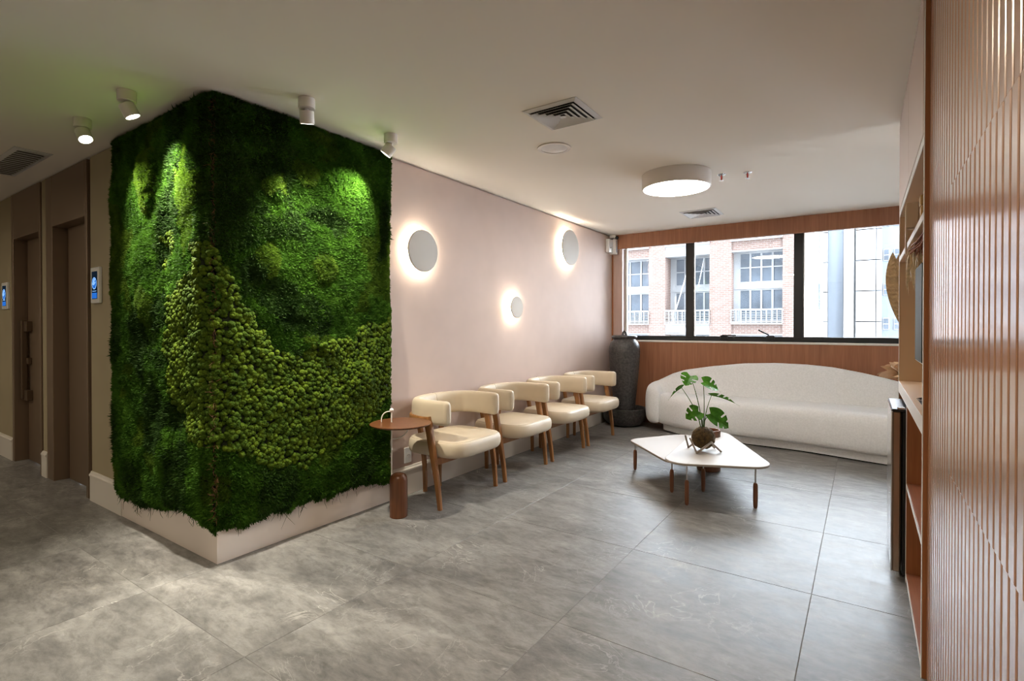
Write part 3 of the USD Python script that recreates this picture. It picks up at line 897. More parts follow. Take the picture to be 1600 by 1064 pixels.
def sconce(y, z, r, label, halo):
    gap = 0.062
    t = Thing('disc_wall_lamp', label, 'wall lamp', (XW, y, z), 0, 'halo disc lamps on the pink wall')
    Ry = trimesh.transformations.rotation_matrix(PI / 2, [0, 1, 0])       # z becomes +x

    def place(m):
        m = m.copy()
        m.apply_transform(Ry)
        m.apply_translation([XW, y, z])
        return m
    t.part('disc', place(lathe([(0, gap), (r - 0.002, gap), (r, gap + 0.003), (r, gap + 0.012), (r - 0.003, gap + 0.014), (0, gap + 0.016)], n=64)), 'disc_grey', 30)
    t.part('mount', place(lathe([(0, 0.0005), (r * 0.70, 0.0005), (r * 0.70, gap), (0, gap)], n=40)), 'lamp_white', 40)
    t.part('led_ring', place(ring_wall(r * 0.70, r * 0.74, gap * 0.30, gap * 0.75, n=40)), 'halo_led', label='glowing ring behind the disc')
    return t


sconce(3.070, 1.950, 0.168, 'large round halo wall lamp nearest the moss wall', 1)
sconce(4.440, 1.537, 0.109, 'small round halo wall lamp, lowest of the three', 1)
sconce(5.615, 2.298, 0.212, 'large round halo wall lamp nearest the window corner', 1)


def round_lamp(x, y, label, glowing='added_lamp_diffuser'):
    t = Thing('round_ceiling_lamp', label, 'ceiling lamp', (x, y, H))
    r = 0.285
    t.part('housing', lathe([(r - 0.02, H - 0.001), (r, H - 0.001), (r, H - 0.118), (r - 0.004, H - 0.124), (r - 0.012, H - 0.124), (r - 0.012, H - 0.110), (r - 0.02, H - 0.110)][::-1] + [(r - 0.02, H - 0.001)], (x, y, 0), 64), 'lamp_white', 40)
    t.part('diffuser', lathe([(0, H - 0.121), (r - 0.02, H - 0.120), (r - 0.013, H - 0.114), (0, H - 0.112)], (x, y, 0), 56), glowing, 40, label='glowing opal diffuser')
    return t


round_lamp(-1.345, 4.50, 'large round white ceiling lamp over the seating area, lit', 'lamp_diffuser_cool')
for x, y in ((-1.30, 0.85), (-1.3, -1.9), (-4.3, -1.3), (-6.9, -0.7)):  # unseen lamps, added to brighten the hall and lobby
    round_lamp(x, y, f'added round white ceiling lamp lighting the hall from outside the picture, {"over the way in" if x > -2 and y > 0 else "behind the camera" if x > -2 else "over the lobby" if x < -5 else "in the middle of the hall"}')

# ================================================================== CEILING FITTINGS
def vent(x, y, w, d, rot, label, n=4, linear=False):
    """Square: nested sloping frames around a centre plate; linear: sloping blades between two end frames."""
    t = Thing('air_vent', label, 'air vent', (x, y, H), rot)
    z = -0.002

    def frame(w0, d0, w1, d1, za, zb):
        r = [[(-w0, -d0, za), (w0, -d0, za), (w0, d0, za), (-w0, d0, za)], [(-w1, -d1, zb), (w1, -d1, zb), (w1, d1, zb), (-w1, d1, zb)]]
        th = [[(a, b, c + 0.0025) for a, b, c in q] for q in r]
        return loft([r[0], r[1], th[1], th[0]], closed_path=True)
    t.part('frame', frame(w / 2, d / 2, w / 2 - 0.03, d / 2 - 0.03, -0.0035, -0.012), 'grille_metal', local=True)
    t.part('duct', box(-w / 2 + 0.028, w / 2 - 0.028, -d / 2 + 0.028, d / 2 - 0.028, -0.0030, -0.0015), 'vent_grey' if linear else 'vent_dark', local=True)
    if not linear:
        for i in range(n):
            a = (1 - (i + 0.05) / (n + 0.4))
            b = (1 - (i + 0.93) / (n + 0.4))
            t.part('louvre', frame((w / 2 - 0.035) * a, (d / 2 - 0.035) * a, (w / 2 - 0.035) * b, (d / 2 - 0.035) * b, -0.020, -0.006), 'grille_metal', local=True)
        q = 1 - n / (n + 0.4)
        t.part('centre_plate', loft([[(s * (w / 2) * q * f, u * (d / 2) * q * f, zz) for s, u in ((-1, -1), (1, -1), (1, 1), (-1, 1))] for f, zz in ((1.0, -0.018), (0.15, -0.010))]), 'grille_metal', local=True)
    else:
        for i in range(n):
            yy = -w / 2 + 0.05 + (w - 0.10) * i / (n - 1)
            t.part('louvre', turn(box(yy - 0.026, yy + 0.026, -d / 2 + 0.032, d / 2 - 0.032, -0.012, -0.010), [0, 1, 0], 7, (yy, 0, -0.011)), 'grille_metal', local=True)
    return t


vent(-1.545, 2.838, 0.365, 0.365, 0, 'square louvred ceiling vent in the middle of the ceiling', 4)
vent(-1.555, 6.19, 0.40, 0.40, 0, 'small square ceiling vent near the window', 4)
vent(-5.62, 1.205, 1.02, 0.22, 0, 'long slatted ceiling vent in front of the lobby doors', 15, True)

spk = Thing('ceiling_speaker', 'round flush white ceiling speaker below the square vent', 'speaker', (-1.888, 3.335, H))
spk.part('rim', ring_wall(0.098, 0.122, H - 0.007, H - 0.0005, (-1.888, 3.335, 0), 48), 'lamp_white', 40)
spk.part('grille', lathe([(0, H - 0.0105), (0.06, H - 0.0095), (0.0985, H - 0.004), (0.0985, H - 0.001), (0, H - 0.001)], (-1.888, 3.335, 0), 48), 'grille_metal', 40)
for x, y, lab in ((-0.822, 4.775, 'fire sprinkler with a red bulb right of the ceiling lamp'), (-1.02, 4.72, 'fire sprinkler partly hidden behind the round ceiling lamp')):
    t = Thing('fire_sprinkler', lab, 'sprinkler', (x, y, H))
    t.part('escutcheon', lathe([(0, H - 0.014), (0.020, H - 0.013), (0.034, H - 0.005), (0.035, H - 0.001), (0, H - 0.001)], (x, y, 0), 28), 'chrome', 40)
    t.part('frame_arm', cat_(cyl((x - 0.011, y, H - 0.012), (x - 0.004, y, H - 0.052), 0.0025, 8), cyl((x + 0.011, y, H - 0.012), (x + 0.004, y, H - 0.052), 0.0025, 8), lathe([(0, H - 0.056), (0.017, H - 0.055), (0.017, H - 0.052), (0, H - 0.051)], (x, y, 0), 16)), 'chrome', 40)
    t.part('bulb', cyl((x, y, H - 0.013), (x, y, H - 0.051), 0.006, 10), 'red_glass', 40)

# ================================================================== THINGS ON THE WALLS
def outlet(y, z):
    t = Thing('wall_outlet', 'white wall socket plate low on the pink wall behind the side table', 'wall socket', (XW, y, z))
    t.part('plate', rbox(XW, XW + 0.008, y - 0.039, y + 0.039, z - 0.062, z + 0.062, 0.003), 'white_plastic')
    hexa = np.array([(0.024 * math.cos(a), 0.020 * math.sin(a)) for a in np.linspace(0, 2 * PI, 7)[:-1]])
    m = trimesh.creation.extrude_polygon(sg.Polygon(hexa), 0.002, engine='earcut')
    m.vertices = np.stack([XW + 0.0075 + m.vertices[:, 2], y + m.vertices[:, 0], z + m.vertices[:, 1]], 1)
    s = t.part('socket', m, 'edge_white')
    for dy in (-0.010, 0, 0.010):
        t.part('hole', cyl((XW + 0.0085, y + dy, z + (0.003 if dy == 0 else 0)), (XW + 0.0099, y + dy, z + (0.003 if dy == 0 else 0)), 0.0026, 10), 'gap_black', parent=s)


outlet(2.960, 0.312)


def indicator(x0, x1, z0, z1, label):
    t = Thing('door_display', label, 'display', ((x0 + x1) / 2, YE, z0), 0, 'displays beside the lobby doors')
    xc, w, h = (x0 + x1) / 2, x1 - x0, z1 - z0
    y = YE
    t.part('housing', rbox(x0, x1, y - 0.022, y, z0, z1, 0.004), 'white_plastic')
    s = t.part('screen', box(xc - w * 0.32, xc + w * 0.32, y - 0.0235, y - 0.0215, z0 + h * 0.12, z1 - h * 0.12), 'screen_black', label='dark lit screen with a blue round emblem')
    sw, zb = w * 0.64, z0 + h * 0.12
    zc = z0 + h * 0.55

    def flat(poly, mt, dy):
        m = extrude(poly, 0, 0.0006)
        m.vertices = np.stack([m.vertices[:, 0], np.full(len(m.vertices), y - 0.0235) - dy - m.vertices[:, 2], m.vertices[:, 1]], 1)
        trimesh.repair.fix_normals(m)
        t.part('emblem' if mt != 'screen_blue' else 'blue_field', m, mt, parent=s)
    r = sw * 0.43
    c = sg.Point(xc, zc).buffer(r, 24)
    flat(sg.box(xc - sw * 0.47, zb + h * 0.01, xc + sw * 0.47, zb + h * 0.17), 'screen_blue', 0.0)
    flat(c.buffer(-r * 0.1), 'screen_blue', 0.0)
    flat(c.difference(c.buffer(-r * 0.13)), 'screen_pale', 0.0007)
    swirl = sg.Polygon([(xc - r * 0.85, zc - r * 0.15), (xc - r * 0.2, zc + r * 0.75), (xc + r * 0.55, zc + r * 0.75), (xc + r * 0.1, zc + r * 0.15), (xc + r * 0.8, zc + r * 0.2), (xc - r * 0.1, zc - r * 0.35)])
    flat(swirl.intersection(c), 'screen_pale', 0.0014)
    for i in range(7):
        xx = xc - sw * 0.36 + sw * 0.72 * (i + 0.2) / 7
        flat(sg.box(xx, zb + h * 0.205, xx + sw * 0.07, zb + h * 0.225), 'screen_pale', 0.0)


indicator(-4.865, -4.70, 1.515, 1.785, 'white framed wall display with a blue emblem right of the near lobby door')
indicator(-7.325, -7.125, 1.515, 1.785, 'white framed wall display with a blue emblem left of the far lobby door')

ab = Thing('alarm_box', 'small white alarm box with a round black sensor in the ceiling corner', 'alarm', (XW, 6.90, 2.42))
ab.part('housing', rbox(XW, XW + 0.055, 6.80, 7.005, 2.385, 2.575, 0.006), 'white_plastic')
ab.part('side_cover', rbox(XW + 0.0, XW + 0.095, 6.935, 7.012, 2.37, 2.585, 0.006), 'edge_white')
ab.part('slot', box(XW + 0.0945, XW + 0.0965, 6.966, 6.978, 2.395, 2.565), 'blue_print')
sn = trimesh.creation.icosphere(3, 0.024)
sn.apply_translation([XW + 0.105, 6.955, 2.604])
ab.part('sensor', sn, 'black_plastic', True)
ab.part('sensor_bracket', cat_(rbox(XW, XW + 0.095, 6.94, 6.97, 2.60, 2.645, 0.004)), 'white_plastic')
ab.part('button', cyl((XW + 0.054, 6.855, 2.455), (XW + 0.059, 6.855, 2.455), 0.008, 14), 'bronze_dark', 40)

# ================================================================== SHELF UNIT ON THE RIGHT
YU1, XB = 4.15, 0.60
un = Thing('shelf_unit', 'built-in open shelf unit with white-edged boards and a thick counter, beyond the slatted wall', 'shelf unit', (0.40, 3.3, 0))


def board(name, y0, y1, z0, z1, mt, x1=XB, label=None):
    p = un.part(name, rbox(XU + 0.003, x1, y0, y1, z0, z1, 0.0015), mt, label=label)
    un.part('edge_strip', rbox(XU, XU + 0.003, y0, y1, z0, z1, 0.001), 'edge_white', parent=p)
    return p


board('side_panel', Y0, Y0 + 0.022, 0, H, 'cabinet_wood')
board('side_panel', YU1 - 0.02, YU1, 0.925, H, 'cabinet_beige')
board('counter', Y0 + 0.022, YU1, 0.925, 0.992, 'cabinet_beige')
board('shelf', Y0 + 0.022, YU1 - 0.02, 1.748, 1.778, 'cabinet_beige')
board('shelf', Y0 + 0.022, YU1 - 0.02, 2.035, 2.070, 'cabinet_beige')
board('lower_shelf', Y0 + 0.022, 3.385, 0.500, 0.522, 'shelf_wood')
board('lower_shelf', Y0 + 0.022, 3.385, 0.030, 0.052, 'shelf_wood')
board('partition', 3.385, 3.405, 0.0, 0.925, 'cabinet_wood')
board('side_panel', YU1 - 0.02, YU1, 0.0, 0.925, 'cabinet_wood')
un.part('toe_board', box(XU + 0.02, XU + 0.04, Y0 + 0.022, 3.385, 0.0, 0.03), 'cabinet_wood')
un.part('back_panel', box(XB, XB + 0.02, Y0, YU1, 0.925, H), 'cabinet_beige')
un.part('back_panel', box(XB, XB + 0.02, Y0, YU1, 0.0, 0.925), 'cabinet_wood')
un.part('crown', rbox(XU, XU + 0.02, Y0 + 0.022, YU1 - 0.0, 2.625, H, 0.002), 'cabinet_door')
un.part('crown_gap', box(XU + 0.012, XU + 0.03, Y0 + 0.022, YU1, 2.605, 2.626), 'bronze_dark')
for a, b in ((Y0 + 0.025, 3.325), (3.328, YU1 - 0.022)):
    un.part('cabinet_door', rbox(XU - 0.002, XU + 0.016, a, b, 2.074, 2.605, 0.002), 'cabinet_door')

fr = Thing('mini_fridge', 'black mini fridge with a steel door standing under the counter', 'fridge', (0.36, 3.72, 0))
FY0, FY1 = 3.418, 3.94
fr.part('body', rbox(0.172, 0.58, FY0, FY1, 0.02, 0.885, 0.006), 'fridge_black')
dr = fr.part('door', rbox(0.128, 0.168, FY0, FY1, 0.035, 0.885, 0.008), 'fridge_steel')
fr.part('door_edge', rbox(0.124, 0.132, FY0 - 0.001, FY1 + 0.001, 0.035, 0.889, 0.003), 'chrome', parent=dr)
fr.part('top_cover', rbox(0.126, 0.20, FY0 + 0.005, FY1 - 0.005, 0.885, 0.900, 0.004), 'black_plastic')
fr.part('hinge', rbox(0.15, 0.185, FY0 + 0.01, FY0 + 0.05, 0.898, 0.908, 0.002), 'chrome')
for x in (0.16, 0.55):
    for y in (FY0 + 0.04, FY1 - 0.04):
        fr.part('foot', cyl((x, y, 0), (x, y, 0.036), 0.014, 12), 'chrome', 40)

tv = Thing('wall_screen', 'grey screen with a white rim on an arm in the shelf unit', 'screen', (0.22, 2.74, 1.2))
tv.part('casing', rbox(0.190, 0.222, 2.60, 2.915, 1.185, 1.60, 0.008), 'white_plastic')
tv.part('display', rbox(0.1885, 0.192, 2.60, 2.905, 1.195, 1.592, 0.001), 'screen_grey')
tv.part('side_bezel', rbox(0.193, 0.219, 2.5985, 2.601, 1.195, 1.592, 0.001), 'screen_grey')
tv.part('wall_arm', rbox(0.22, XB, 2.73, 2.77, 1.36, 1.40, 0.004), 'grille_metal')

tr = Thing('serving_tray', 'small black tray with chrome rim on the counter', 'tray', (0.29, 2.78, 0.992))
tr.part('tray_body', lathe([(0, 0.993), (0.055, 0.993), (0.068, 1.008), (0.082, 1.030), (0.079, 1.030), (0.064, 1.010), (0, 1.000)], (0.272, 2.80, 0), 36), 'black_plastic', 40)
tr.part('rim', lathe([(0.079, 1.028), (0.084, 1.028), (0.085, 1.031), (0.079, 1.032), (0.079, 1.028)], (0.272, 2.80, 0), 36), 'chrome', 40)

bf = Thing('hanging_board', 'folded beige board hung over the front of the upper shelf', 'board', (0.19, 3.0, 1.8))
bf.part('front_leaf', rbox(0.154, 0.160, 2.93, 2.975, 1.665, 1.885, 0.002), 'beige_board')
bf.part('side_leaf', extrude(sg.Polygon([(0, 0), (0.05, 0)]).buffer(0.001), 0, 0.001) if False else rbox(0.156, 0.200, 2.925, 2.931, 1.782, 1.895, 0.002), 'beige_board')
bf.part('hook_strip', rbox(0.159, 0.235, 2.93, 2.975, 1.7785, 1.784, 0.001), 'beige_board')
oc = Thing('ochre_box', 'small stacked ochre box on the upper shelf', 'box', (0.22, 2.73, 1.778))
oc.part('body', rbox(0.192, 0.26, 2.70, 2.77, 1.778, 1.835, 0.004), 'ochre')
oc.part('lid', rbox(0.190, 0.262, 2.698, 2.772, 1.837, 1.880, 0.004), 'ochre')

# bunch of dried golden grass hanging under the shelf, heads down and outwards
dg = Thing('dried_grass_bunch', 'bunch of golden dried grass with red stalks hanging under the upper shelf', 'dried grass', (0.26, 3.0, 1.74))
r_ = np.random.default_rng(5)
ms, ms2 = [], []
for i in range(46):
    a = np.array([0.235 + r_.uniform(-.03, .03), 2.80 + r_.uniform(-.04, .05), 1.725 + r_.uniform(-.025, .012)])
    b = np.array([0.166 + r_.uniform(0, .06), 3.02 + r_.uniform(-.10, .12), 1.690 + r_.uniform(-.04, .03)])
    c = b + [r_.uniform(-.012, .02), r_.uniform(0.0, .16), -r_.uniform(.06, .17)]
    ms.append(tube(spline([a, (a + b) / 2 + [0, 0, .01], b], 6), 0.0028, 5))
    ms2.append(sweep(spline([b, (b + c) / 2 + [0, .015, .012], c], 7), superell(6, 0.0065, 0.0015, 2), scale=np.array([0.5, 1, 1.3, 1.3, 1.1, .8, .2])))
dg.part('stalks', cat_(*ms), 'red_straw', True, kind='stuff')
dg.part('grass_heads', cat_(*ms2), 'gold_straw', True, kind='stuff')
dg.part('tie', cyl((0.235, 2.80, 1.70), (0.235, 2.80, 1.748), 0.006, 10), 'gold_straw')

# dried arrangement in a floor vase beyond the unit
ar = Thing('dried_arrangement', 'dried palm leaf and straw flower in a sand vase beyond the shelf unit', 'dried flowers', (0.42, 4.60, 0))
vx, vy = 0.44, 4.62
ar.part('vase', lathe([(0, 0), (0.10, 0), (0.13, 0.03), (0.155, 0.20), (0.15, 0.42), (0.11, 0.60), (0.075, 0.70), (0.085, 0.75), (0.078, 0.75), (0.066, 0.70), (0.10, 0.58), (0, 0.55)], (vx, vy, 0), 40), 'ceramic_sand', 50)
# palm leaf: a broad pleated blade
n = 34
rib = spline([(0.235, 4.60, 1.31), (0.225, 4.60, 1.47), (0.205, 4.595, 1.65), (0.190, 4.59, 1.82)], n)
q_ = np.linspace(0, 1, n)
wd = 0.012 + 0.078 * np.sin(PI * np.clip(q_ * 0.90 + 0.08, 0, 1)) ** 0.75
rows = []
for i in range(n):
    row = []
    for c in np.linspace(-1, 1, 13):
        up_ = 0.075 * abs(c) * (1 - 0.3 * q_[i])
        j_ = min(i, n - 1)
        row.append(rib[j_] + np.array([c * 0.93, c * 0.36, 0]) * wd[i] + [0, 0.030 * abs(c) ** 1.5 + 0.003 * math.cos(2 * PI * (i / 2 - abs(c) * 4)), up_])
    rows.append(row)
rows = np.array(rows)
fr_ = rows.reshape(-1, 3)
i_, j_ = np.meshgrid(np.arange(n - 1), np.arange(12), indexing='ij')
qd = np.stack([i_ * 13 + j_, i_ * 13 + j_ + 1, (i_ + 1) * 13 + j_ + 1, (i_ + 1) * 13 + j_], -1).reshape(-1, 4)
qd = np.vstack([qd, qd[:, ::-1] + n * 13])
palm = trimesh.Trimesh(np.vstack([fr_, fr_ + [0, 0.003, 0]]), np.vstack([qd[:, [0, 1, 2]], qd[:, [0, 2, 3]]]), process=False)
pf = ar.part('palm_leaf', palm, 'dried_leaf')
ar.part('palm_stem', tube(np.vstack([spline([(vx, vy, 0.60), (0.40, 4.61, 0.95), (0.29, 4.60, 1.18), (0.24, 4.60, 1.31)], 14), rib[1:]]), np.r_[np.full(14, 0.007), np.linspace(0.006, 0.002, n - 1)], 8), 'dried_leaf', True, parent=pf)
fc = np.array([0.215, 4.58, 0.975])
fl = Thing.part(ar, 'flower_core', moved(trimesh.creation.icosphere(2, 0.022), *fc), 'dried_flower', True, label='heart of the straw flower')
for i in range(20):
    az, el = i * 2.4, [0.10, 0.60, 1.05][i % 3]
    ln = [0.145, 0.140, 0.125][i % 3]
    d = np.array([math.cos(az) * math.cos(el), math.sin(az) * math.cos(el) * 0.8, math.sin(el)])
    sd_ = np.cross(d, [0, 0, 1.0])
    sd_ /= np.linalg.norm(sd_)
    up_ = np.cross(sd_, d)
    pth = [fc + d * ln * q + up_ * 0.02 * math.sin(PI * q) for q in np.linspace(0, 1, 8)]
    ar.part('petal', sweep(pth, superell(8, 0.042, 0.003, 2), up=up_ * math.cos(0.9 * math.sin(i * 1.7)) + sd_ * math.sin(0.9 * math.sin(i * 1.7)), scale=np.array([.25, .6, .85, 1, 1, .85, .55, .1])), 'dried_flower', True, parent=fl)
ar.part('flower_stem', tube(spline([(vx - .02, vy, 0.60), (0.38, 4.60, 0.85), (0.28, 4.585, 0.95), fc], 12), 0.006, 8), 'dried_flower', True)

# ================================================================== THE MOSS WALL (both faces of the corner)
UR, UL, VT = 1.262, 1.335, H - 0.004                  # widths of the right and left faces, top
BALL_R = sg.Polygon([(-.06, 1.80), (.05, 1.66), (.13, 1.45), (.30, 1.24), (.42, 1.12), (.60, 1.20), (.80, 1.22), (1.0, 1.33), (1.3, 1.42), (1.3, .86), (1.12, .74), (.93, .62), (.70, .50), (.50, .46), (.26, .50), (.06, .60), (-.06, .66)])
BALL_L = sg.Polygon([(-.06, 1.80), (.06, 1.78), (.16, 1.66), (.30, 1.62), (.46, 1.46), (.50, 1.22), (.40, 1.02), (.30, .80), (.12, .68), (-.06, .66)]).union(sg.Point(.44, 1.86).buffer(.085)).union(sg.Point(.50, 1.72).buffer(.05))
# cushions: face, u, v, radius, height
CUSH = [('R', .30, 2.19, .080, .045), ('R', .53, 2.31, .075, .040), ('R', .27, 1.73, .10, .03), ('R', .66, 1.72, .09, .03), ('R', .68, 1.21, .075, .045), ('R', .55, 1.25, .055, .035), ('R', .93, .97, .13, .04),
        ('L', .74, 2.31, .15, .045), ('L', .70, 2.13, .09, .05), ('L', .17, 2.12, .14, .02), ('L', .72, 1.48, .14, .035), ('L', .46, .62, .12, .04), ('L', .95, .55, .16, .03)]
DARK = {'R': [(.70, 2.04, .20, .07), (.16, 1.66, .05, .12), (.33, 1.52, .13, .12), (.42, 1.38, .10, .05), (1.16, 2.05, .05, .25)], 'L': [(.43, 1.98, .13, .15), (.52, 1.78, .09, .12), (.62, .75, .16, .25), (.85, 1.25, .12, .22), (.33, .80, .14, .10)]}
LIME = {'R': [(c[1], c[2], c[3], c[3]) for c in CUSH if c[0] == 'R' and c[2] > 1.1], 'L': [(c[1], c[2], c[3], c[3]) for c in CUSH if c[0] == 'L' and c[2] > 1.4] + [(.20, 2.05, .10, .30)]}


def bottom(face, u):
    nz = (meshkit.fbm(np.stack([u * 5, u * 0 + (3 if face == 'R' else 9), u * 0], -1), 3, 2) - 0.5)
    base = np.interp(u, [0, .10, .35, .7, 1.0, 1.25], [.215, .165, .195, .205, .195, .165]) if face == 'R' else np.interp(u, [0, .10, .45, .95, 1.2, 1.34], [.205, .235, .235, .165, .17, .23])
    return base + 0.09 * nz + 0.03 * (meshkit.noise(np.stack([u * 28, u * 0 + 2, u * 0], -1), 4) - 0.5)


def relief(face, u, v):
    s = 0.0 if face == 'R' else 17.0
    q = np.stack([u, v, u * 0 + s], -1)
    d = 0.026 + 0.045 * meshkit.fbm(q * 2.3, 2, 1) + 0.030 * (meshkit.fbm(q * 7, 3, 5) - 0.3)
    for f, cu, cv, r, h in CUSH:
        if f == face:
            k = np.clip(1 - ((u - cu) ** 2 + (v - cv) ** 2) / r ** 2, 0, 1)
            d = d + 0.8 * h * np.sqrt(k)
    for cu, cv, a, b in DARK[face]:
        k = np.clip(1 - ((u - cu) / a) ** 2 - ((v - cv) / b) ** 2, 0, 1)
        d = d - 0.022 * k
    U = UR if face == 'R' else UL
    edge = np.minimum(np.minimum(U - u, VT - v), v - bottom(face, u))
    d = d * np.clip(0.25 + edge / 0.06, 0.15, 1)
    d = d * np.clip(0.55 + u / 0.10, 0.5, 1)            # the corner seam is a shallow groove
    return np.maximum(d, 0.008)


def on_face(face, u, v, d):
    if face == 'R':
        return np.stack([XW + 0.012 + d, YE + u, v], -1)
    return np.stack([XW - u, YE - 0.012 - d, v], -1)


def inside(poly, u, v):
    import shapely
    return shapely.contains_xy(poly, u, v)


def ell(lst, u, v):
    out = np.zeros(len(u), bool)
    for cu, cv, a, b in lst:
        out |= ((u - cu) / a) ** 2 + ((v - cv) / b) ** 2 < 1
    return out


mw = Thing('moss_wall', 'living wall of bright green sheet moss and ball moss wrapped round the corner', 'moss wall', (XW, YE, 0.2))

# backing: a displaced sheet per face
for face, U in (('R', UR), ('L', UL)):
    nu, nv = 90, 170
    uu, s_ = np.meshgrid(np.linspace(-0.012, U, nu), np.linspace(0, 1, nv), indexing='ij')
    b_ = bottom(face, uu)
    vv = b_ + (VT - b_) * s_
    dd = relief(face, uu, vv) - 0.006
    fr_ = on_face(face, uu, vv, dd).reshape(-1, 3)
    bk_ = on_face(face, uu, vv, dd * 0 - 0.008).reshape(-1, 3)
    i, j = np.meshgrid(np.arange(nu - 1), np.arange(nv - 1), indexing='ij')
    q = np.stack([i * nv + j, (i + 1) * nv + j, (i + 1) * nv + j + 1, i * nv + j + 1], -1).reshape(-1, 4)
    fs = [q, q[:, ::-1] + nu * nv]
    rim = [[(a * nv + c, (a + 1) * nv + c) for a in range(nu - 1)] for c in (0, nv - 1)] + [[(c * nv + a, c * nv + a + 1) for a in range(nv - 1)] for c in (0, nu - 1)]
    for r in rim:
        r = np.array(r)
        fs.append(np.stack([r[:, 0], r[:, 1], r[:, 1] + nu * nv, r[:, 0] + nu * nv], 1))
    F = np.vstack(fs)
    m = trimesh.Trimesh(np.vstack([fr_, bk_]), np.vstack([F[:, [0, 1, 2]], F[:, [0, 2, 3]]]), process=False)
    trimesh.repair.fix_normals(m)
    mw.part('backing', m, 'moss_soil', True)


def tuft(n, length, width, spread, seed, curl=0.5):
    """A clump of n small bent leaves growing from the origin along +z."""
    r = np.random.default_rng(seed)
    V, F = [], []
    for i in range(n):
        az, pol = r.uniform(0, 2 * PI), spread * math.sqrt(r.uniform(0, 1))
        d = np.array([math.sin(pol) * math.cos(az), math.sin(pol) * math.sin(az), math.cos(pol)])
        L, W = length * r.uniform(.6, 1.1), width * r.uniform(.7, 1.2)
        sd_ = np.cross(d, r.normal(size=3))
        sd_ /= np.linalg.norm(sd_)
        o = np.array([r.uniform(-.006, .006), r.uniform(-.006, .006), -.004])
        bend = np.cross(sd_, d) * curl * L * r.uniform(-.3, 1)
        a, b = o + d * L * .55 + bend * .2, o + d * L + bend * .7
        k = len(V)
        V += [o, a + sd_ * W / 2, b, a - sd_ * W / 2]
        F += [(k, k + 1, k + 2), (k, k + 2, k + 3)]
    return trimesh.Trimesh(np.array(V), np.array(F), process=False)


def moss_ball(seed):
    """A tight cushion of ball moss: a lumpy, finely pitted sphere of radius one."""
    m = trimesh.creation.icosphere(3, 1.0)
    v = m.vertices
    r = 1 + 0.22 * (meshkit.noise(v * 2.2 + 7 * seed, seed) - .5) + 0.20 * (meshkit.noise(v * 6 + 3 * seed, seed + 5) - .5) + 0.22 * (meshkit.noise(v * 15, seed + 9) - .5)
    m.vertices = v * r[:, None] * [1, 1, 0.92]
    return m


def scatter(name, protos, mt, face_pts, scale, tilt, seed, lift=0.0):
    """A PointInstancer of prototypes growing out of the faces."""
    r = np.random.default_rng(seed)
    path = f'{mw.path}/{numbered(mw.path, name)}'
    pi = UsdGeom.PointInstancer.Define(stage, path)
    tag(pi.GetPrim(), None, None, None, 'stuff')
    rel = pi.CreatePrototypesRel()
    for k, m in enumerate(protos):
        pp = f'{path}/{"tuft" if "ball" not in name else "ball"}{"" if k == 0 else f"_{k:03d}"}'
        usdkit.mesh(stage, pp, m, M[mt], 'ball' in name)
        rel.AddTarget(pp)
    pos, ori = [], []
    for face, u, v in face_pts:
        d = relief(face, u, v)
        e = 0.01
        du = (relief(face, u + e, v) - relief(face, u - e, v)) / (2 * e)
        dv = (relief(face, u, v + e) - relief(face, u, v - e)) / (2 * e)
        pos.append(on_face(face, u, v, d - 0.004 + lift))
        if face == 'R':
            n_ = np.stack([np.ones_like(u), -du, -dv], -1)
        else:
            n_ = np.stack([du, -np.ones_like(u), -dv], -1)
        n_ /= np.linalg.norm(n_, axis=1, keepdims=True)
        # along the borders the tufts lean outwards
        U = UR if face == 'R' else UL
        lean = np.clip(1 - (U - u) / 0.03, 0, 1) * 0.9
        n_ = n_ + lean[:, None] * ([0, 1.0, 0] if face == 'R' else [-1.0, 0, 0]) + np.clip(1 - (v - bottom(face, u)) / 0.03, 0, 1)[:, None] * [0, 0, -0.9]
        n_ = n_ + r.normal(size=n_.shape) * tilt + [0, 0, 0.12]
        ori.append(n_ / np.linalg.norm(n_, axis=1, keepdims=True))
    pos, n_ = np.vstack(pos) - mw.loc, np.vstack(ori)
    spin = r.uniform(0, 2 * PI, len(pos))
    # quaternion z -> n, after a spin about z
    w = 1 + n_[:, 2]
    qa = np.stack([w, -n_[:, 1], n_[:, 0], np.zeros_like(w)], 1)
    qa[w < 1e-6] = [0, 1, 0, 0]
    qa /= np.linalg.norm(qa, axis=1, keepdims=True)
    c, s = np.cos(spin / 2), np.sin(spin / 2)
    qq = np.stack([qa[:, 0] * c, qa[:, 1] * c + qa[:, 2] * s, qa[:, 2] * c - qa[:, 1] * s, qa[:, 0] * s], 1)
    sc = r.uniform(scale[0], scale[1], len(pos))
    pi.CreatePositionsAttr(Vt.Vec3fArray.FromNumpy(pos.astype(np.float32)))
    pi.CreateOrientationsAttr(Vt.QuathArray([Gf.Quath(float(a), float(b), float(c_), float(d_)) for a, b, c_, d_ in qq]))
    pi.CreateScalesAttr(Vt.Vec3fArray.FromNumpy(np.repeat(sc[:, None], 3, 1).astype(np.float32)))
    pi.CreateProtoIndicesAttr(Vt.IntArray.FromNumpy(r.integers(0, len(protos), len(pos)).astype(np.int32)))
    return len(pos)


def grid(U, step, seed):
    r = np.random.default_rng(seed)
    a, b = np.meshgrid(np.arange(-0.02, U + 0.008, step), np.arange(0.12, VT, step), indexing='ij')
    a, b = a + r.uniform(-.6, .6, a.shape) * step, b + r.uniform(-.6, .6, b.shape) * step
    return a.ravel(), np.minimum(b.ravel(), VT - 0.012)


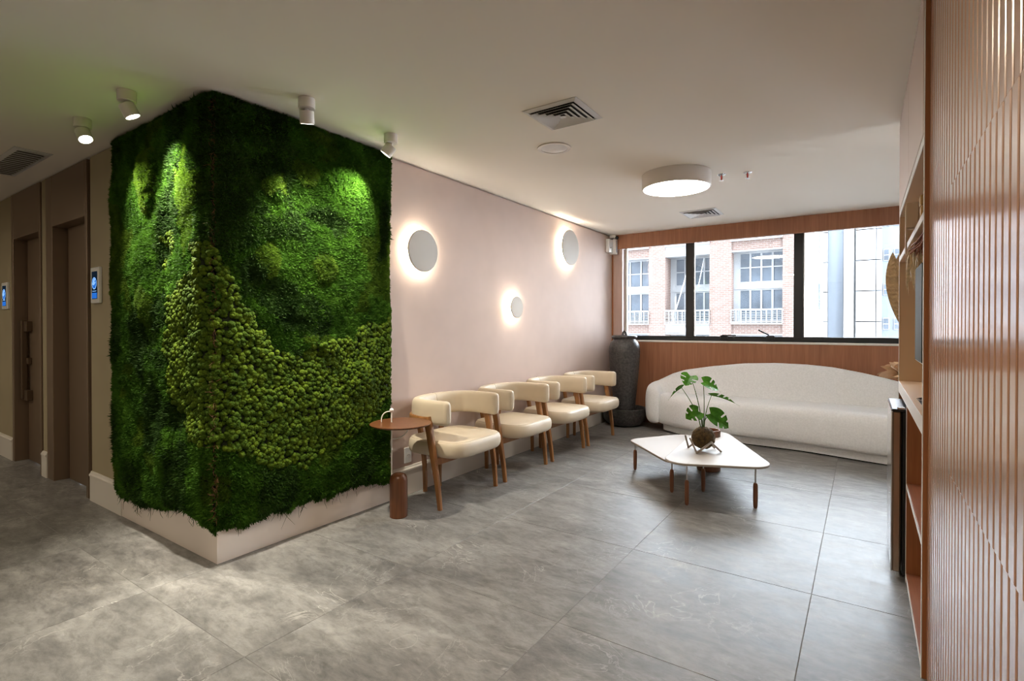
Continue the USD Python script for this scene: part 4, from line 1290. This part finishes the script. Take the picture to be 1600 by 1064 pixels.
groups = {'sheet': [], 'lime': [], 'dark': [], 'ball': []}
for face, U, poly in (('R', UR, BALL_R), ('L', UL, BALL_L)):
    u, v = grid(U, 0.0150, 3 if face == 'R' else 4)
    k = v > bottom(face, u) - 0.006
    u, v = u[k], v[k]
    nz = np.stack([meshkit.fbm(np.stack([u * 9, v * 9, u * 0 + c], -1), 3, 4 + c) - .5 for c in (0, 1)], 1)
    wu, wv = u + nz[:, 0] * .15, v + nz[:, 1] * .15
    inb = inside(poly, wu, wv)
    dk = ell(DARK[face], wu, wv) & ~inb
    patch = meshkit.fbm(np.stack([u * 3.1, v * 3.1, u * 0 + 5], -1), 3, 8)
    lm = (ell(LIME[face], wu, wv) | (patch > 0.70)) & ~inb & ~dk
    dk |= (patch < np.where(v < 1.2, 0.44 if face == 'L' else 0.40, 0.33)) & ~inb & ~lm & (np.random.default_rng(1).uniform(size=len(u)) < .7)  # extra dark tufts low down: real dark moss plus painted shade
    sh = ~inb & ~dk & ~lm
    groups['sheet'].append((face, u[sh], v[sh]))
    groups['lime'].append((face, u[lm], v[lm]))
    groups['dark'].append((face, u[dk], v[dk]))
    u, v = grid(U, 0.0235, 13 if face == 'R' else 14)
    nz = np.stack([meshkit.fbm(np.stack([u * 9, v * 9, u * 0 + c], -1), 3, 4 + c) - .5 for c in (0, 1)], 1)
    k = inside(poly, u + nz[:, 0] * .15, v + nz[:, 1] * .15)
    groups['ball'].append((face, u[k], v[k]))
scatter('sheet_moss', [tuft(30, .026, .0052, 1.2, s) for s in (1, 2, 3)], 'moss_sheet', groups['sheet'], (.75, 1.3), .28, 21)
scatter('lime_moss', [tuft(34, .023, .0048, 1.2, s) for s in (4, 5)], 'moss_lime', groups['lime'], (.75, 1.2), .25, 22)
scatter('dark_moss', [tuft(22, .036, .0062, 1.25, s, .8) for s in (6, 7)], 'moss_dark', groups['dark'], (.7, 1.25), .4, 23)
scatter('ball_moss', [moss_ball(s) for s in (1, 2, 3)], 'moss_ball', groups['ball'], (.0125, .0215), .35, 24, 0.004)

# dry brown twigs in the corner seam and stray strands along the lower edge
r_ = np.random.default_rng(31)
tw = []
for i in range(420):
    z = r_.uniform(.24, 2.6)
    p0 = np.array([XW + .030 + r_.normal() * .006, YE - .030 + r_.normal() * .006, z])
    d = np.array([r_.normal() * .4 + .3, r_.normal() * .4 - .3, r_.normal() * .9])
    d /= np.linalg.norm(d)
    tw.append(tube([p0, p0 + d * .016 + r_.normal(size=3) * .003, p0 + d * r_.uniform(.025, .045)], [.0016, .0013, .0006], 4))
mw.part('dry_twigs', cat_(*tw), 'brown_twig', True, kind='stuff')
tw = []
for i in range(130):
    face = 'R' if r_.uniform() < .5 else 'L'
    u = np.array([r_.uniform(0, UR if face == 'R' else UL)])
    v = bottom(face, u)
    p0 = on_face(face, u, v, np.array([r_.uniform(.01, .05)]))[0]
    d = np.array([r_.normal() * .35, r_.normal() * .35, -1.0])
    ln = r_.uniform(.012, .05) * (1.8 if r_.uniform() < .12 else 1)
    tw.append(tube([p0 + [0, 0, .01], p0 + d * ln * .5 + r_.normal(size=3) * .004, p0 + d * ln + r_.normal(size=3) * .008], [.0015, .0012, .0005], 4))
mw.part('hanging_strands', cat_(*tw), 'moss_dark', True, kind='stuff')

# ================================================================== OUTSIDE THE WINDOW
D = 27.0
bk = Thing('brick_building', 'pink brick apartment building with tall white-framed windows and balconies across the street', 'building', (-7, D, -14))
PITCHZ = 4.04
ZB, ZT = -14.0, 7.4
REC = 0.55
for a, b in ((-14.6, -12.05), (-9.5, -8.62), (-6.39, -5.36), (-3.13, -2.47)):
    bk.part('wall_pier', box(a, b, D, D + 1.6, ZB, ZT), 'ext_brick')
bk.part('core', box(-14.6, -2.6, D + 1.3, D + 12, ZB, ZT), 'ext_white')
bays = [(-12.05, -9.5, 4, True), (-8.62, -6.39, 4, False), (-5.36, -3.13, 4, True)]


def window(x0, x1, z0, z1, cols, rows, y, base=bk):
    w = base.part('window', cat_(box(x0, x1, y, y + .08, z0, z0 + .07), box(x0, x1, y, y + .08, z1 - .07, z1), *[box(x0 + (x1 - x0) * i / cols - .045, x0 + (x1 - x0) * i / cols + .045, y - .003, y + .077, z0 + .01, z1 - .01) for i in range(cols + 1)],
                                      *[box(x0, x1, y + .004, y + .07, z0 + (z1 - z0) * i / rows - .03, z0 + (z1 - z0) * i / rows + .03) for i in range(1, rows)]), 'ext_white')
    for i in range(cols):
        for j in range(rows):
            base.part('pane', box(x0 + (x1 - x0) * i / cols + .045, x0 + (x1 - x0) * (i + 1) / cols - .045, y + .03, y + .05, z0 + (z1 - z0) * j / rows + .03, z0 + (z1 - z0) * (j + 1) / rows - .03), 'ext_glass', parent=w)


for lv in (-1, 0, 1):
    dz = lv * PITCHZ
    for bi, (x0, x1, cols, brick) in enumerate(bays):
        yb_ = D + REC if brick else D + 0.95
        mt = 'ext_brick' if brick else 'ext_white'
        bk.part('spandrel', box(x0, x1, D + (0.06 if brick else 0.02), D + 1.4, 0.98 + dz, 1.44 + dz), mt)
        bk.part('lintel', box(x0, x1, D + 0.02, D + 1.4, 4.97 + dz - PITCHZ, 0.98 + dz + 0.02), 'ext_white')
        bk.part('slab', box(x0, x1, D - 0.12, D + 1.4, 1.44 + dz, 1.52 + dz), 'ext_white')
        bk.part('transom', box(x0, x1, yb_ - .04, yb_ + .5, 3.17 + dz, 3.47 + dz), 'ext_white')
        xl = x0 + (0.27 if bi else 0.05)
        bk.part('bay_side', box(x0, xl, yb_ - .02, yb_ + .5, 1.52 + dz, 4.97 + dz), 'ext_white')
        window(xl, x1, 3.47 + dz, 4.97 + dz, cols, 2, yb_)
        window(xl, x1, 1.57 + dz, 3.17 + dz, cols, 1, yb_)
        yr = D - 0.06
        rl = bk.part('balcony_rail', cat_(box(x0, x1, yr, yr + .06, 2.12 + dz, 2.19 + dz), box(x0, x1, yr, yr + .05, 1.55 + dz, 1.60 + dz), *[box(x0 + (x1 - x0) * i / 10 - .022, x0 + (x1 - x0) * i / 10 + .022, yr + .005, yr + .045, 1.5 + dz, 2.15 + dz) for i in range(11)]), 'ext_white')
        bk.part('rail_bars', cat_(*[box(x0, x1, yr + .045, yr + .06, z + dz, z + .022 + dz) for z in np.arange(1.66, 2.1, .085)]), 'ext_white', parent=rl)
# receding side of the brick building with its windows and a white pilaster
bk.part('side_wall', box(-3.0, -2.50, D + 1.0, D + 17.5, ZB, ZT), 'ext_brick')
bk.part('side_pilaster', box(-2.55, -2.40, D + 8.2, D + 10.2, ZB, ZT), 'ext_white')
for lv in (-1, 0, 1):
    for ya in (2.4, 12.2):
        w = bk.part('side_window', box(-2.52, -2.46, D + ya, D + ya + 1.7, 2.3 + lv * PITCHZ, 4.4 + lv * PITCHZ), 'ext_white')
        bk.part('side_pane', box(-2.47, -2.45, D + ya + .2, D + ya + 1.5, 2.5 + lv * PITCHZ, 4.2 + lv * PITCHZ), 'ext_glass', parent=w)
# a leaning white awning stay on the middle balcony
bk.part('awning_stay', cat_(cyl((-8.1, D + .1, 2.15), (-7.35, D + .3, 4.9), .035, 8), cyl((-6.95, D + .1, 3.4), (-6.72, D + .3, 4.8), .03, 8), cyl((-8.1, D + .08, 1.5), (-8.1, D + .1, 2.9), .03, 8)), 'ext_white')

tw_ = Thing('pale_tower', 'pale windowless concrete tower behind the brick building', 'building', (-0.7, 46, -14))
tw_.part('core', box(-3.4, 1.05, 46.3, 56, ZB, 11.5), 'ext_render')
for k in range(-6, 6):
    z0_ = -0.55 + 2.25 * k
    tw_.part('panel', box(-0.50, 0.70, 45.92, 46.4, z0_ + .03, z0_ + 2.22), 'ext_render')
    tw_.part('panel', box(-2.62, -2.28, 45.92, 46.4, z0_ + .03, z0_ + 2.22), 'ext_render')
    tw_.part('panel', box(0.74, 1.08, 46.05, 46.4, z0_ + .03, z0_ + 2.22), 'ext_render')
tw_.part('recess_panel', box(-2.26, -1.30, 46.24, 46.4, ZB, 11.5), 'ext_grey')
tw_.part('column', box(-1.25, -0.62, 45.7, 46.4, ZB, 11.5), 'ext_white')
gt = Thing('grey_block', 'blue grey block with small square windows right of the pale tower', 'building', (4, 53, -14))
gt.part('wall', box(1.15, 9.0, 53, 62, ZB, 13.0), 'ext_grey')
for k in range(-3, 4):
    z0_ = 1.1 + 2.85 * k
    for xa in (1.32, 2.05, 3.6, 5.0):
        w = gt.part('window', box(xa, xa + .42, 52.93, 53.02, z0_, z0_ + .95), 'ext_white')
        gt.part('pane', cat_(box(xa + .05, xa + .37, 52.90, 52.94, z0_ + .05, z0_ + .42), box(xa + .05, xa + .37, 52.90, 52.94, z0_ + .50, z0_ + .9)), 'ext_glass', parent=w)
single('street', box(-60, 60, 7.6, 90, ZB - .3, ZB), 'ext_asphalt', kind='structure')
